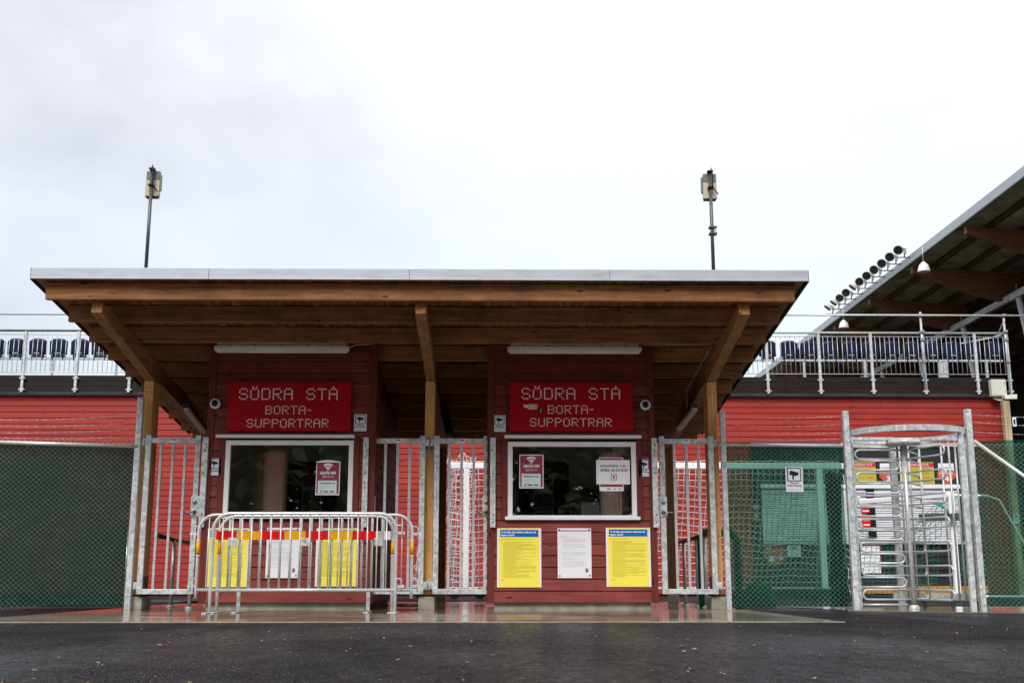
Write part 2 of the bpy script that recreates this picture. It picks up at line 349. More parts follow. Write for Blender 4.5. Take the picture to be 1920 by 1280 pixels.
# ================================================================== THE SETTING
def puddle_mat(name, base, base2, rough, wet, scale, bump, bscale, wet_thresh, speck=None, spec=0.5):
    m = bpy.data.materials.new(name); m.use_nodes = True
    t = m.node_tree; n = t.nodes; l = t.links; b = n['Principled BSDF']; sock(b, 'Specular IOR Level', spec)
    g = n.new('ShaderNodeNewGeometry')
    def noise(sc, det, ro=0.6, st=None):
        x = n.new('ShaderNodeTexNoise'); x.inputs['Scale'].default_value = sc; x.inputs['Detail'].default_value = det; x.inputs['Roughness'].default_value = ro
        if st:
            mpn = n.new('ShaderNodeMapping'); mpn.inputs['Scale'].default_value = st; l.new(g.outputs['Position'], mpn.inputs[0]); l.new(mpn.outputs[0], x.inputs['Vector'])
        else: l.new(g.outputs['Position'], x.inputs['Vector'])
        return x
    a = noise(scale, 8); big = noise(0.45, 5, 0.55)
    cm = n.new('ShaderNodeMixRGB'); cm.inputs[1].default_value = base + (1,); cm.inputs[2].default_value = base2 + (1,)
    mr0 = n.new('ShaderNodeMapRange'); mr0.inputs[1].default_value = 0.35; mr0.inputs[2].default_value = 0.65
    l.new(a.outputs[0], mr0.inputs[0]); l.new(mr0.outputs[0], cm.inputs[0]); last = cm.outputs[0]
    if speck:
        vo = n.new('ShaderNodeTexVoronoi'); vo.inputs['Scale'].default_value = speck[0]; l.new(g.outputs['Position'], vo.inputs['Vector'])
        sx = n.new('ShaderNodeSeparateXYZ'); l.new(vo.outputs['Color'], sx.inputs[0])
        mrs = n.new('ShaderNodeMapRange'); mrs.inputs[1].default_value = speck[1]; mrs.inputs[2].default_value = min(1, speck[1] + 0.05)
        l.new(sx.outputs[0], mrs.inputs[0])
        mm = n.new('ShaderNodeMixRGB'); mm.inputs[2].default_value = speck[2] + (1,); l.new(mrs.outputs[0], mm.inputs[0]); l.new(last, mm.inputs[1]); last = mm.outputs[0]
    l.new(last, b.inputs['Base Color'])
    wetm = n.new('ShaderNodeMapRange'); wetm.inputs[1].default_value = wet_thresh - 0.1; wetm.inputs[2].default_value = wet_thresh + 0.1
    wetm.inputs[3].default_value = rough; wetm.inputs[4].default_value = wet
    l.new(big.outputs[0], wetm.inputs[0]); l.new(wetm.outputs[0], b.inputs['Roughness'])
    nb = n.new('ShaderNodeTexNoise') ; nb.inputs['Scale'].default_value = bscale; nb.inputs['Detail'].default_value = 3; nb.inputs['Roughness'].default_value = 0.7
    l.new(g.outputs['Position'], nb.inputs['Vector'])
    bs = n.new('ShaderNodeMapRange'); bs.inputs[1].default_value = wet_thresh - 0.12; bs.inputs[2].default_value = wet_thresh + 0.12; bs.inputs[3].default_value = bump; bs.inputs[4].default_value = bump * 0.25
    l.new(big.outputs[0], bs.inputs[0])
    bp = n.new('ShaderNodeBump'); bp.inputs['Distance'].default_value = 0.012
    l.new(bs.outputs[0], bp.inputs['Strength']); l.new(nb.outputs[0], bp.inputs['Height']); l.new(bp.outputs[0], b.inputs['Normal'])
    return m
def asphalt_mat():
    m = bpy.data.materials.new('wet_asphalt'); m.use_nodes = True
    t = m.node_tree; n = t.nodes; n.clear(); l = t.links
    o = n.new('ShaderNodeOutputMaterial'); mx = n.new('ShaderNodeMixShader'); di = n.new('ShaderNodeBsdfDiffuse'); gl = n.new('ShaderNodeBsdfGlossy')
    g = n.new('ShaderNodeNewGeometry')
    def noise(sc, det, ro=0.6, st=None):
        x = n.new('ShaderNodeTexNoise'); x.inputs['Scale'].default_value = sc; x.inputs['Detail'].default_value = det; x.inputs['Roughness'].default_value = ro
        if st:
            mpn = n.new('ShaderNodeMapping'); mpn.inputs['Scale'].default_value = st; l.new(g.outputs['Position'], mpn.inputs[0]); l.new(mpn.outputs[0], x.inputs['Vector'])
        else: l.new(g.outputs['Position'], x.inputs['Vector'])
        return x
    def mr(src, a, b, c, d):
        x = n.new('ShaderNodeMapRange'); x.inputs[1].default_value = a; x.inputs[2].default_value = b; x.inputs[3].default_value = c; x.inputs[4].default_value = d; l.new(src, x.inputs[0]); return x.outputs[0]
    big = noise(0.33, 6, 0.6, (1, 0.45, 1)); mid = noise(2.2, 6, 0.65, (1, 0.5, 1)); fine = noise(60, 3, 0.8); vf = noise(17, 5, 0.8, (1, 0.35, 1))
    cm = n.new('ShaderNodeMixRGB'); cm.inputs[1].default_value = (0.014, 0.013, 0.014, 1); cm.inputs[2].default_value = (0.064, 0.060, 0.062, 1)
    l.new(mr(fine.outputs[0], 0.42, 0.70, 0, 1), cm.inputs[0])
    c2 = n.new('ShaderNodeMixRGB'); c2.blend_type = 'MULTIPLY'; c2.inputs[0].default_value = 1; l.new(cm.outputs[0], c2.inputs[1]); l.new(mr(mid.outputs[0], 0.3, 0.7, 0.6, 1.25), c2.inputs[2]); l.new(c2.outputs[0], di.inputs[0])
    a = n.new('ShaderNodeMath'); a.operation = 'MULTIPLY'; l.new(mr(big.outputs[0], 0.42, 0.62, 0.02, 0.30), a.inputs[0]); l.new(mr(vf.outputs[0], 0.38, 0.62, 0.25, 1.3), a.inputs[1]); l.new(a.outputs[0], mx.inputs[0])
    gl.inputs['Roughness'].default_value = 0.22; gl.inputs[0].default_value = (0.9, 0.93, 1, 1)
    bp = n.new('ShaderNodeBump'); bp.inputs['Strength'].default_value = 0.9; bp.inputs['Distance'].default_value = 0.006; l.new(fine.outputs[0], bp.inputs['Height']); l.new(bp.outputs[0], di.inputs['Normal']); b2_ = n.new('ShaderNodeBump'); b2_.inputs['Strength'].default_value = 0.35; b2_.inputs['Distance'].default_value = 0.006; l.new(fine.outputs[0], b2_.inputs['Height']); l.new(b2_.outputs[0], gl.inputs['Normal'])
    l.new(di.outputs[0], mx.inputs[1]); l.new(gl.outputs[0], mx.inputs[2]); l.new(mx.outputs[0], o.inputs[0])
    return m
M['asphalt'] = asphalt_mat()
M['grit'] = mat('asphalt_stone', (0.048, 0.046, 0.047), 0.5, var=0.6, vscale=90, spec=0.4)
M['puddle'] = mat('puddle_water', (0.01, 0.01, 0.012), 0.03, spec=0.5)
M['slab'] = puddle_mat('wet_concrete_slab', (0.17, 0.145, 0.108), (0.30, 0.26, 0.20), 0.20, 0.04, 1.6, 0.10, 30, 0.46)

def ground():
    bm = MB()
    xs = [-400, -60, -20, -9, -5.05, -2, 1, 3.2, 6, 12, 20, 60, 400]; ys = [-300, -40, -8, 0, 4, 8, 10.7, 13, 15, 18, 22, 27, 40, 90, 600]
    vs = [(x, y, 0) for y in ys for x in xs]; n = len(xs)
    fs = [(j * n + i, j * n + i + 1, (j + 1) * n + i + 1, (j + 1) * n + i) for j in range(len(ys) - 1) for i in range(n - 1)]
    bm.add(vs, fs)
    o = bm.build('ground', 'asphalt'); o['kind'] = 'structure'
    b = MB().box(-5.02, 3.17, 10.72, 20.2, -0.1, 0.006); o = b.build('concrete_slab', 'slab'); o['kind'] = 'structure'
    # pale worn lip along the slab's front edge
    b = MB().box(-5.02, 3.17, 10.69, 10.718, -0.1, 0.010); o = b.build('slab_edge_strip', 'concrete'); o['kind'] = 'structure'
    b = MB(); b.hexa([(4.35, 14.55, -0.05), (6.35, 13.25, -0.05), (6.6, 13.25, -0.05), (8, 16.5, -0.05)], [(4.35, 14.55, 0.008), (6.35, 13.25, 0.008), (6.6, 13.25, 0.008), (8, 16.5, 0.008)])
    b.add([(4.35, 14.55, 0.008), (4.0, 16.5, 0.008), (8, 16.5, 0.008)], [(0, 1, 2)])
    o = b.build('turnstile_slab', 'slab'); o['kind'] = 'structure'
    # coarse stones standing proud of the worn asphalt
    rnd = random.Random(11); b = MB(); vs = []; fs = []
    for i in range(30000):
        Y = 3.6 + 7.05 * rnd.random() ** 1.15; x = rnd.uniform(-0.50, 0.50) * (Y + 0.3); 
        if rnd.random() > 0.55 + 0.45 * math.sin(x * 1.3 + 2 * math.sin(Y * 0.9)) : continue
        r_ = rnd.uniform(0.0025, 0.006); h_ = r_ * rnd.uniform(0.35, 0.8); a = rnd.uniform(0, 2.1); k = len(vs)
        vs += [(x + r_ * math.cos(a + q * 2.09), Y + r_ * math.sin(a + q * 2.09), -0.0005) for q in range(3)] + [(x, Y, h_)]
        fs += [(k, k + 1, k + 3), (k + 1, k + 2, k + 3), (k + 2, k, k + 3)]
    me = bpy.data.meshes.new('asphalt_grit'); me.from_pydata(vs, [], fs); me.materials.append(M['grit'])
    o = link('asphalt_grit', me, kind='stuff'); tag(o, 'coarse grey stones standing out of the worn asphalt', 'gravel')
    # fallen leaves and litter on the wet asphalt
    b = MB()
    for i in range(170):
        Y = random.uniform(4.2, 14) if i % 3 else random.uniform(4, 8); x = random.uniform(-0.5, 0.5) * Y * 0.95
        if -5 < x < 3.2 and Y > 10.7 and random.random() < 0.6: continue
        a = random.uniform(0, 6.28); s = random.uniform(0.005, 0.013); z = 0.012
        pts = [(x + s * r_ * math.cos(a + t), Y + s * r_ * math.sin(a + t), z + random.uniform(-0.002, 0.006)) for t, r_ in ((0, 1.4), (0.9, 0.6), (2, 0.8), (3.14, 1.2), (4.1, 0.6), (5.3, 0.8))]
        b.add(pts, [tuple(range(6))])
    for i in range(130):                      # litter caught along the slab edge and the gate line
        x = random.uniform(-5, 3.1); Y = random.choice((10.66, 10.66, 10.67, 13.9, 14.9, 15.6)) + random.uniform(-0.03, 0.03); a = random.uniform(0, 6.28); s = random.uniform(0.004, 0.011)
        b.add([(x + s * q * math.cos(a + t), Y + s * q * math.sin(a + t), 0.012 + random.uniform(-0.002, 0.006)) for t, q in ((0, 1.4), (0.9, 0.6), (2, 0.8), (3.14, 1.2), (4.1, 0.6), (5.3, 0.8))], [tuple(range(6))])
    o = b.build('fallen_leaves', 'leaf'); tag(o, 'small tan leaves scattered over the wet asphalt', 'leaves'); o['kind'] = 'stuff'
ground()

# ================================================================== CANOPY
Y0 = 12.87; PS = 0.743; SL = 0.1254
def zu(Y): return 3.706 + SL * (Y0 - Y)
YF = 12.735; YB = 19.85
XL = PX(58, 515, YF); XR = PX(1515.5, 516, YF)
canopy = thing('canopy', 'sloping timber canopy on wooden posts over both ticket booths', 'canopy', (0, 15.1, 0))
def build_canopy():
    t = canopy
    # fascia sheets, four lengths with a seam between
    seams = [XL] + [PX(p, 515, YF) for p in (392, 768, 1143)] + [XR]
    zf0 = PZ(800, 525.5, YF); zf1 = PZ(800, 505, YF)
    for a, b_ in zip(seams, seams[1:]):
        b = MB().box(a + 0.002, b_ - 0.002, YF - 0.012, YF + 0.003, zf0, zf1); b.box(a + 0.002, b_ - 0.002, YF - 0.022, YF - 0.012, zf0, zf0 + 0.016)
        b.box(a + 0.002, b_ - 0.002, YF - 0.006, YF + 0.10, zf1, zf1 + 0.006)
        b.build('fascia_panel', 'fascia', t, bevel=0.002)
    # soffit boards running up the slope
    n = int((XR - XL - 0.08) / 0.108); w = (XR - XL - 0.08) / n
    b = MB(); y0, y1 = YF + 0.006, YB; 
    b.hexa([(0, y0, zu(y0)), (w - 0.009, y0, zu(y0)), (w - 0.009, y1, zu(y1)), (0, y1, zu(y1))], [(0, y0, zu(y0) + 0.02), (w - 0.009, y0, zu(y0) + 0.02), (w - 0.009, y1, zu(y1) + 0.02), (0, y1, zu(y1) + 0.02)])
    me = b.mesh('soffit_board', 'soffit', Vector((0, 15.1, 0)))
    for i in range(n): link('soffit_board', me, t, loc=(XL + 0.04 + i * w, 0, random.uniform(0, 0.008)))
    # roof sheet on top, with side edges
    b = MB(); y0, y1 = YF + 0.004, YB + 0.05
    b.hexa([(XL, y0, zu(y0) + 0.03), (XR, y0, zu(y0) + 0.03), (XR, y1, zu(y1) + 0.03), (XL, y1, zu(y1) + 0.03)], [(XL, y0, zf1 - 0.004), (XR, y0, zf1 - 0.004), (XR, y1, zu(y1) + 0.14), (XL, y1, zu(y1) + 0.14)])
    b.build('roof_sheet', 'edge_dark', t)
    for x in (XL - 0.004, XR - 0.012):
        b = MB(); b.hexa([(x, YF - 0.01, zu(YF) - 0.012), (x + 0.016, YF - 0.01, zu(YF) - 0.012), (x + 0.016, YB, zu(YB) - 0.012), (x, YB, zu(YB) - 0.012)],
                         [(x, YF - 0.01, zf1 + 0.002), (x + 0.016, YF - 0.01, zf1 + 0.002), (x + 0.016, YB, zu(YB) + 0.15), (x, YB, zu(YB) + 0.15)])
        b.build('verge_trim', 'edge_dark', t)
    # purlins
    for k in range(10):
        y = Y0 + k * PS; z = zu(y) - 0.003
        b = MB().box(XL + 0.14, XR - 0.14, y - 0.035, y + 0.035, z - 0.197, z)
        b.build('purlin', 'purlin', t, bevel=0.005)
    # three raking beams with front and rear posts
    for i, (bx, px_, rounded) in enumerate(((183.5, 279, 0), (790, 806.5, 1), (1395, 1334.5, 0))):
        x = (PX(px_, 730, 15.1) + PX(bx, 580, 12.95)) / 2
        w = 0.0625
        prof = [(12.93, zu(12.93) - 0.200), (12.93, 3.372), (13.55, 3.225), (13.57, 3.245), (15.10, 2.955), (15.4, 2.955), (19.35, 2.955 - SL * 3.95 - 0.02), (19.35, zu(19.35) - 0.2)]
        b = MB(); n = len(prof)
        vs = [(x - w, y, z) for y, z in prof] + [(x + w, y, z) for y, z in prof]
        b.add(vs, [tuple(range(n)), tuple(range(2 * n - 1, n - 1, -1))] + [(i2, i2 + n, (i2 + 1) % n + n, (i2 + 1) % n) for i2 in range(n)])
        b.build('rafter_beam', 'beam_y', t, bevel=0.004)
        x = PX(px_, 730, 15.1)
        b = MB().box(x - 0.0625, x + 0.0625, 15.10, 15.40, 0.19, 2.952)
        p = b.build('post', 'post', t, bevel=0.006)
        bb = MB()
        for dx in (-0.03, 0.03):
            for z in (2.86, 2.80): bb.disc((x + dx, z), 0.007, 15.094, 15.10, 8)
            for z in (1.9, 1.3, 0.9, 0.4): bb.disc((x + dx * 0.8, z + dx), 0.006, 15.094, 15.10, 8)
        bb.build('bolt', 'black', p, kind='stuff')
        b = MB().box(x - 0.11, x + 0.10, 15.04, 15.44, 0.0, 0.165); b.build('plinth', 'concrete', t, bevel=0.012)
        b = MB().box(x - 0.068, x - 0.0630, 15.12, 15.38, 0.166, 0.42); b.box(x + 0.0630, x + 0.068, 15.12, 15.38, 0.166, 0.42); b.box(x - 0.068, x + 0.068, 15.12, 15.38, 0.166, 0.187)
        b.build('post_shoe', 'dark_tube', t)
        b = MB().box(x - 0.0625, x + 0.0625, 18.92, 19.12, 0.14, 2.955 - SL * 3.65)
        b.build('rear_post', 'post_dark', t, bevel=0.004)
        b = MB().box(x - 0.075, x + 0.075, 18.9, 19.14, 0.006, 0.14); b.build('plinth', 'concrete', t, bevel=0.01)
    # downpipe and thin round post left of the left post
    x = PX(259, 800, 15.35)
    MB().tube([(x, 15.45, 0.02), (x, 15.45, 2.75)], 0.04, 12).build('downpipe', 'galv_tube', t)
build_canopy()

# ================================================================== TICKET BOOTHS
BY = 14.95                                            # booth front plane
def clap_mesh(mname):
    """one clapboard 1 m long, 1 m high, lower edge proud; scaled per board"""
    b = MB(); b.hexa([(0, 0, 0), (1, 0, 0), (1, 1, 0), (0, 1, 0)], [(0, 0.50, 1), (1, 0.50, 1), (1, 1, 1), (0, 1, 1)])
    return b.mesh('board', mname)
CL = {k: clap_mesh(k) for k in ('board_red', 'wall_red')}
def clap(parent, me, x0, x1, y, z0, z1, d=0.028, jit=0.001):
    off = world_loc(parent)
    return link('board', me, parent, loc=Vector((x0, y - d + random.uniform(-jit, jit), z0 + 0.0015)) - off, scale=(x1 - x0, d, (z1 - z0) * 0.955))
class G: pass
def booth(pl, pr, win, awn, label, right_boards, inner):
    g = G(); g.x0 = PX(pl, 900, BY); g.x1 = PX(pr, 900, BY)
    xc = (g.x0 + g.x1) / 2
    t = thing('ticket_booth', label, 'ticket booth', (xc, BY, 0), 'red wooden ticket booths under the canopy')
    g.t = t
    top = zu(BY) - 0.015
    wx0, wx1 = PX(win[0], 900, BY), PX(win[1], 900, BY); wz0, wz1 = PZ(900, win[3], BY), PZ(900, win[2], BY)
    g.wx0, g.wx1, g.wz0, g.wz1 = wx0, wx1, wz0, wz1
    cw = 0.085; h = 0.147
    z = 0.095
    while z < top - 0.02:
        z1 = min(z + h, top)
        if z1 > wz0 - 0.02 and z < wz1 + 0.03 and z1 - z > 0.03:
            zz0, zz1 = z, z1
            clap(t, CL['board_red'], g.x0 + cw, wx0 - 0.083, BY, zz0, zz1)
            clap(t, CL['board_red'], wx1 + 0.083, g.x1 - cw, BY, zz0, zz1)
            if z1 > wz1 + 0.03 + 0.03: clap(t, CL['board_red'], wx0 - 0.083, wx1 + 0.083, BY, max(z, wz1 + 0.035), z1)
            elif z < wz0 - 0.055: clap(t, CL['board_red'], wx0 - 0.083, wx1 + 0.083, BY, z, min(z1, wz0 - 0.03))
        else:
            clap(t, CL['board_red'], g.x0 + cw, g.x1 - cw, BY, z, z1)
        z = z1
    for a in (g.x0, g.x1 - cw):
        MB().box(a, a + cw, BY - 0.036, BY + 0.02, 0.085, top).build('corner_board', 'trim_red', t, bevel=0.003)
    # red window trim
    for a in (wx0 - 0.08, wx1):
        MB().box(a, a + 0.08, BY - 0.034, BY - 0.002, wz0 - 0.03, wz1 + 0.035).build('window_trim', 'trim_red', t, bevel=0.003)
    # core walls with window hole
    b = MB(); y0, y1 = BY, BY + 0.08
    b.box(g.x0 + 0.01, wx0, y0, y1, 0.1, top); b.box(wx1, g.x1 - 0.01, y0, y1, 0.1, top); b.box(wx0, wx1, y0, y1, 0.1, wz0); b.box(wx0, wx1, y0, y1, wz1, top)
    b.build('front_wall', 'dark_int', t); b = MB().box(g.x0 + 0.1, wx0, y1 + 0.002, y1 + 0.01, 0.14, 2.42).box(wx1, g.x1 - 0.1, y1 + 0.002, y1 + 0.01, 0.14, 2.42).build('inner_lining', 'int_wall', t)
    yb = 18.2
    for a, s in ((g.x0 + 0.01, 0), (g.x1 - 0.09, 1)):
        b = MB(); b.hexa([(a, BY + 0.08, 0.1), (a + 0.08, BY + 0.08, 0.1), (a + 0.08, yb, 0.1), (a, yb, 0.1)], [(a, BY + 0.08, zu(BY) - 0.21), (a + 0.08, BY + 0.08, zu(BY) - 0.21), (a + 0.08, yb, zu(yb) - 0.21), (a, yb, zu(yb) - 0.21)])
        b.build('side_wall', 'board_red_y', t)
        xx = a + 0.082 if not s else a - 0.010
        MB().box(xx, xx + 0.008, BY + 0.10, yb - 0.09, 0.14, 2.42).build('inner_lining', 'int_wall', t)
    # outer side boards
    for s in ((1, 0) if right_boards else (0,)):
        z = 0.095
        while z < 2.75:
            x = g.x1 - 0.008 if s else g.x0 + 0.008; d = 0.02 if s else -0.02
            ztop = min(z + 0.145, 9)
            b = MB(); b.hexa([(x, BY + 0.022, z), (x + d, BY + 0.022, z), (x + d, yb, z), (x, yb, z)], [(x, BY + 0.022, ztop), (x + d * 0.4, BY + 0.022, ztop), (x + d * 0.4, yb, ztop), (x, yb, ztop)])
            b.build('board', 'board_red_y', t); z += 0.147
    # back wall: opening seen through the window, curtained ones added to admit light
    holes = inner['holes']                             # (px0, px1, py_top, py_bot) at the back plane
    b = MB(); xs = sorted([g.x0 + 0.09, g.x1 - 0.09] + [PX(h_[0], 900, yb) for h_ in holes] + [PX(h_[1], 900, yb) for h_ in holes])
    for a, c in zip(xs, xs[1:]):
        mid = (a + c) / 2; hh = [h_ for h_ in holes if PX(h_[0], 900, yb) < mid < PX(h_[1], 900, yb)]
        if hh:
            zt = PZ(900, hh[0][2], yb); zb = PZ(900, hh[0][3], yb)
            b.box(a, c, yb - 0.08, yb, zt, 2.75); b.box(a, c, yb - 0.08, yb, 0.1, zb)
        else: b.box(a, c, yb - 0.08, yb, 0.1, 2.75)
    b.build('rear_wall', 'int_wall', t)
    for h_ in holes[-1:]:
        xa, xc_ = PX(h_[0], 900, yb), PX(h_[1], 900, yb); n = 24; vs = []
        for i in range(n + 1):
            xx = xa - 0.03 + (xc_ - xa + 0.06) * i / n; yy = yb - 0.12 + 0.018 * math.sin(i * 1.9)
            vs += [(xx, yy, PZ(900, h_[3], yb) - 0.04), (xx, yy, PZ(900, h_[2], yb) + 0.04)]
        MB().add(vs, [(2 * i, 2 * i + 2, 2 * i + 3, 2 * i + 1) for i in range(n)], True).build('curtain', 'curtain', t)
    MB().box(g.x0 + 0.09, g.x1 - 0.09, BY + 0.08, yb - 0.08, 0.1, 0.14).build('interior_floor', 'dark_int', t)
    MB().box(g.x0 + 0.09, g.x1 - 0.09, BY + 0.082, yb - 0.082, 2.42, 2.46).build('interior_ceiling', 'int_wall', t)
    for (a, c, pt, dd) in inner['doors']:
        MB().box(PX(a, 900, yb - dd), PX(c, 900, yb - dd), yb - dd - 0.03, yb - 0.085, 0.14, PZ(900, pt, yb - dd)).build('inner_door', 'dark_int', t)
    MB().box(wx0 - 0.05, wx1 + 0.05, BY + 0.10, BY + 0.55, wz0 - 0.06, wz0 - 0.03).build('counter', 'int_wall', t)
    # white window frame, pane, sill, drip strip
    fr = MB(); fw = 0.062
    fr.box(wx0, wx0 + fw, BY - 0.03, BY + 0.04, wz0, wz1); fr.box(wx1 - fw, wx1, BY - 0.03, BY + 0.04, wz0, wz1)
    fr.box(wx0 + fw, wx1 - fw, BY - 0.03, BY + 0.04, wz1 - fw, wz1); fr.box(wx0 + fw, wx1 - fw, BY - 0.03, BY + 0.04, wz0, wz0 + 0.03)
    f = fr.build('window_frame', 'white', t, bevel=0.003)
    MB().box(wx0 + fw, wx1 - fw, BY + 0.004, BY + 0.010, wz0 + 0.03, wz1 - fw).build('pane', 'glass', f)
    MB().box(wx0 - 0.035, wx1 + 0.035, BY - 0.075, BY - 0.031, wz0 - 0.03, wz0 + 0.012).build('sill', 'white', f, bevel=0.003)
    ax0, ax1 = PX(awn[0], 820, BY), PX(awn[1], 820, BY); az = PZ(900, 820, BY)
    MB().box(ax0, ax1, BY - 0.11, BY - 0.028, az - 0.016, az + 0.022).build('drip_strip', 'white', t, bevel=0.004)
    # concrete footing
    MB().box(g.x0 + 0.09, g.x1 - 0.09, BY + 0.03, yb - 0.05, 0.0, 0.094).build('concrete_base', 'concrete', t, bevel=0.006)
    return g
B1 = booth(384, 703, (421, 662, 826, 968), (408, 666), 'left red ticket booth behind the crowd barriers', True,
           dict(holes=[(453, 478, 893, 969), (498, 534, 850, 990)], doors=[(540, 632, 866, 0.11)]))
B2 = booth(914, 1229, (952, 1193, 828, 970), (946, 1201), 'right red ticket booth with three posters on its clear front', False,
           dict(holes=[(1126, 1166, 850, 990)], doors=[(972, 1067, 865, 0.11)]))

# things seen inside the booths
def inside_sheet(pxa, pxb, pya, pyb, label, rows):
    y = 17.9; x0, x1 = PX(pxa, 930, y), PX(pxb, 930, y); z1, z0 = PZ(900, pya, y), PZ(900, pyb, y)
    t = thing('notice_sheet', label, 'notice', ((x0 + x1) / 2, y, z0))
    MB().box(x0, x1, y - 0.006, y, z0, z1).build('sheet', 'int_wall', t)
    w = x1 - x0; h = z1 - z0
    for (u0, u1, v0, v1, m) in rows:
        MB().box(x0 + u0 * w, x0 + u1 * w, y - 0.009, y - 0.0065, z0 + v0 * h, z0 + v1 * h).build('print', m, t)
M['teal'] = mat('print_teal', (0.02, 0.16, 0.22), 0.5); M['dgreen'] = mat('print_green', (0.02, 0.14, 0.06), 0.5); M['ochre'] = mat('print_ochre', (0.35, 0.33, 0.03), 0.5)
rows = [(0.05, 0.48, 0.32, 0.62, 'teal'), (0.50, 0.95, 0.32, 0.62, 'dgreen'), (0.05, 0.48, 0.06, 0.18, 'dgreen'), (0.50, 0.95, 0.06, 0.18, 'ochre'), (0.05, 0.95, 0.72, 0.96, 'maroon'), (0.15, 0.85, 0.24, 0.27, 'ink')]
inside_sheet(566, 603, 887, 975, 'tall notice sheet hanging inside the left booth behind the glass', rows)
inside_sheet(1001, 1038, 895, 975, 'tall notice sheet hanging inside the right booth behind the glass', rows)
def monitor():
    y = 15.6; x0, x1 = PX(1088, 930, y), PX(1123, 930, y); z1, z0 = PZ(900, 914, y), PZ(900, 939, y)
    t = thing('monitor', 'dark till screen standing inside the right booth', 'monitor', ((x0 + x1) / 2, y, z0 - 0.2))
    MB().box(x0, x1, y, y + 0.03, z0, z1).build('casing', 'black', t, bevel=0.004)
    MB().box(x0 + 0.03, x1 - 0.03, y - 0.003, y, z0 + 0.03, z1 - 0.02).build('screen', 'tv', t)
    MB().box(x0 + 0.01, x1 - 0.0, y + 0.005, y + 0.1, PZ(900, 966, y), z0 - 0.01).build('stand', 'lamp_body', t, bevel=0.004)
monitor()

# ================================================================== SIGNS AND POSTERS ON THE BOOTHS
GL = {'S': ".###.|#...#|#....|.###.|....#|#...#|.###.", 'O': ".###.|#...#|#...#|#...#|#...#|#...#|.###.", 'D': "####.|#...#|#...#|#...#|#...#|#...#|####.",
      'R': "####.|#...#|#...#|####.|#.#..|#..#.|#...#", 'A': ".###.|#...#|#...#|#####|#...#|#...#|#...#", 'T': "#####|..#..|..#..|..#..|..#..|..#..|..#..",
      'B': "####.|#...#|#...#|####.|#...#|#...#|####.", 'U': "#...#|#...#|#...#|#...#|#...#|#...#|.###.", 'P': "####.|#...#|#...#|####.|#....|#....|#....", '-': ".....|.....|.....|###..|.....|.....|....."}
def dots(parent, s, px, py_top, py_bot, adv, y, rad):
    x = PX(px, py_top, y); step = (PX(px + adv, py_top, y) - x) / 6; zt = PZ(px, py_top, y); zb = PZ(px, py_bot, y); rs = (zt - zb) / 6
    for ch in s:
        base = {'Ö': 'O', 'Å': 'A'}.get(ch, ch)
        if base in GL:
            b = MB()
            for r_, row in enumerate(GL[base].split('|')):
                for c, k in enumerate(row):
                    if k == '#': b.disc((x + c * step, zt - r_ * rs), rad, y - 0.004, y, 8)
            if ch == 'Ö':
                for c in (1, 3): b.disc((x + c * step, zt + 1.15 * rs), rad, y - 0.004, y, 8)
            if ch == 'Å': b.disc((x + 2 * step, zt + 1.15 * rs), rad, y - 0.004, y, 8)
            b.build('letter', 'dot', parent)
        x += 6 * step
def name_sign(px0, px1, py0, py1, offs, label):
    y = BY - 0.075; x0, x1 = PX(px0, 760, y), PX(px1, 760, y); z1, z0 = PZ(900, py0, y), PZ(900, py1, y)
    t = thing('name_sign', label, 'sign', ((x0 + x1) / 2, y, z0), 'red name signs above the booth windows')
    MB().box(x0, x1, y, y + 0.04, z0, z1).build('panel', 'sign_red', t, bevel=0.003)
    ys = y - 0.001
    dots(t, 'SÖDRA STÅ', offs[0], offs[3], offs[3] + 19.2, 21.05, ys, 0.0102)
    dots(t, 'BORTA-', offs[1], offs[4], offs[4] + 14, 15.65, ys, 0.0073)
    dots(t, 'SUPPORTRAR', offs[2], offs[5], offs[5] + 14, 15.65, ys, 0.0073)
    return t
name_sign(427, 657.5, 716, 808, (450, 499, 464, 728.8, 761.3, 786), 'glossy red dot-lettered name sign above the left booth window')
s2 = name_sign(956, 1186, 716, 807.5, (979, 1028, 994.5, 728.0, 760.4, 784.2), 'glossy red dot-lettered name sign above the right booth window, with two stickers')
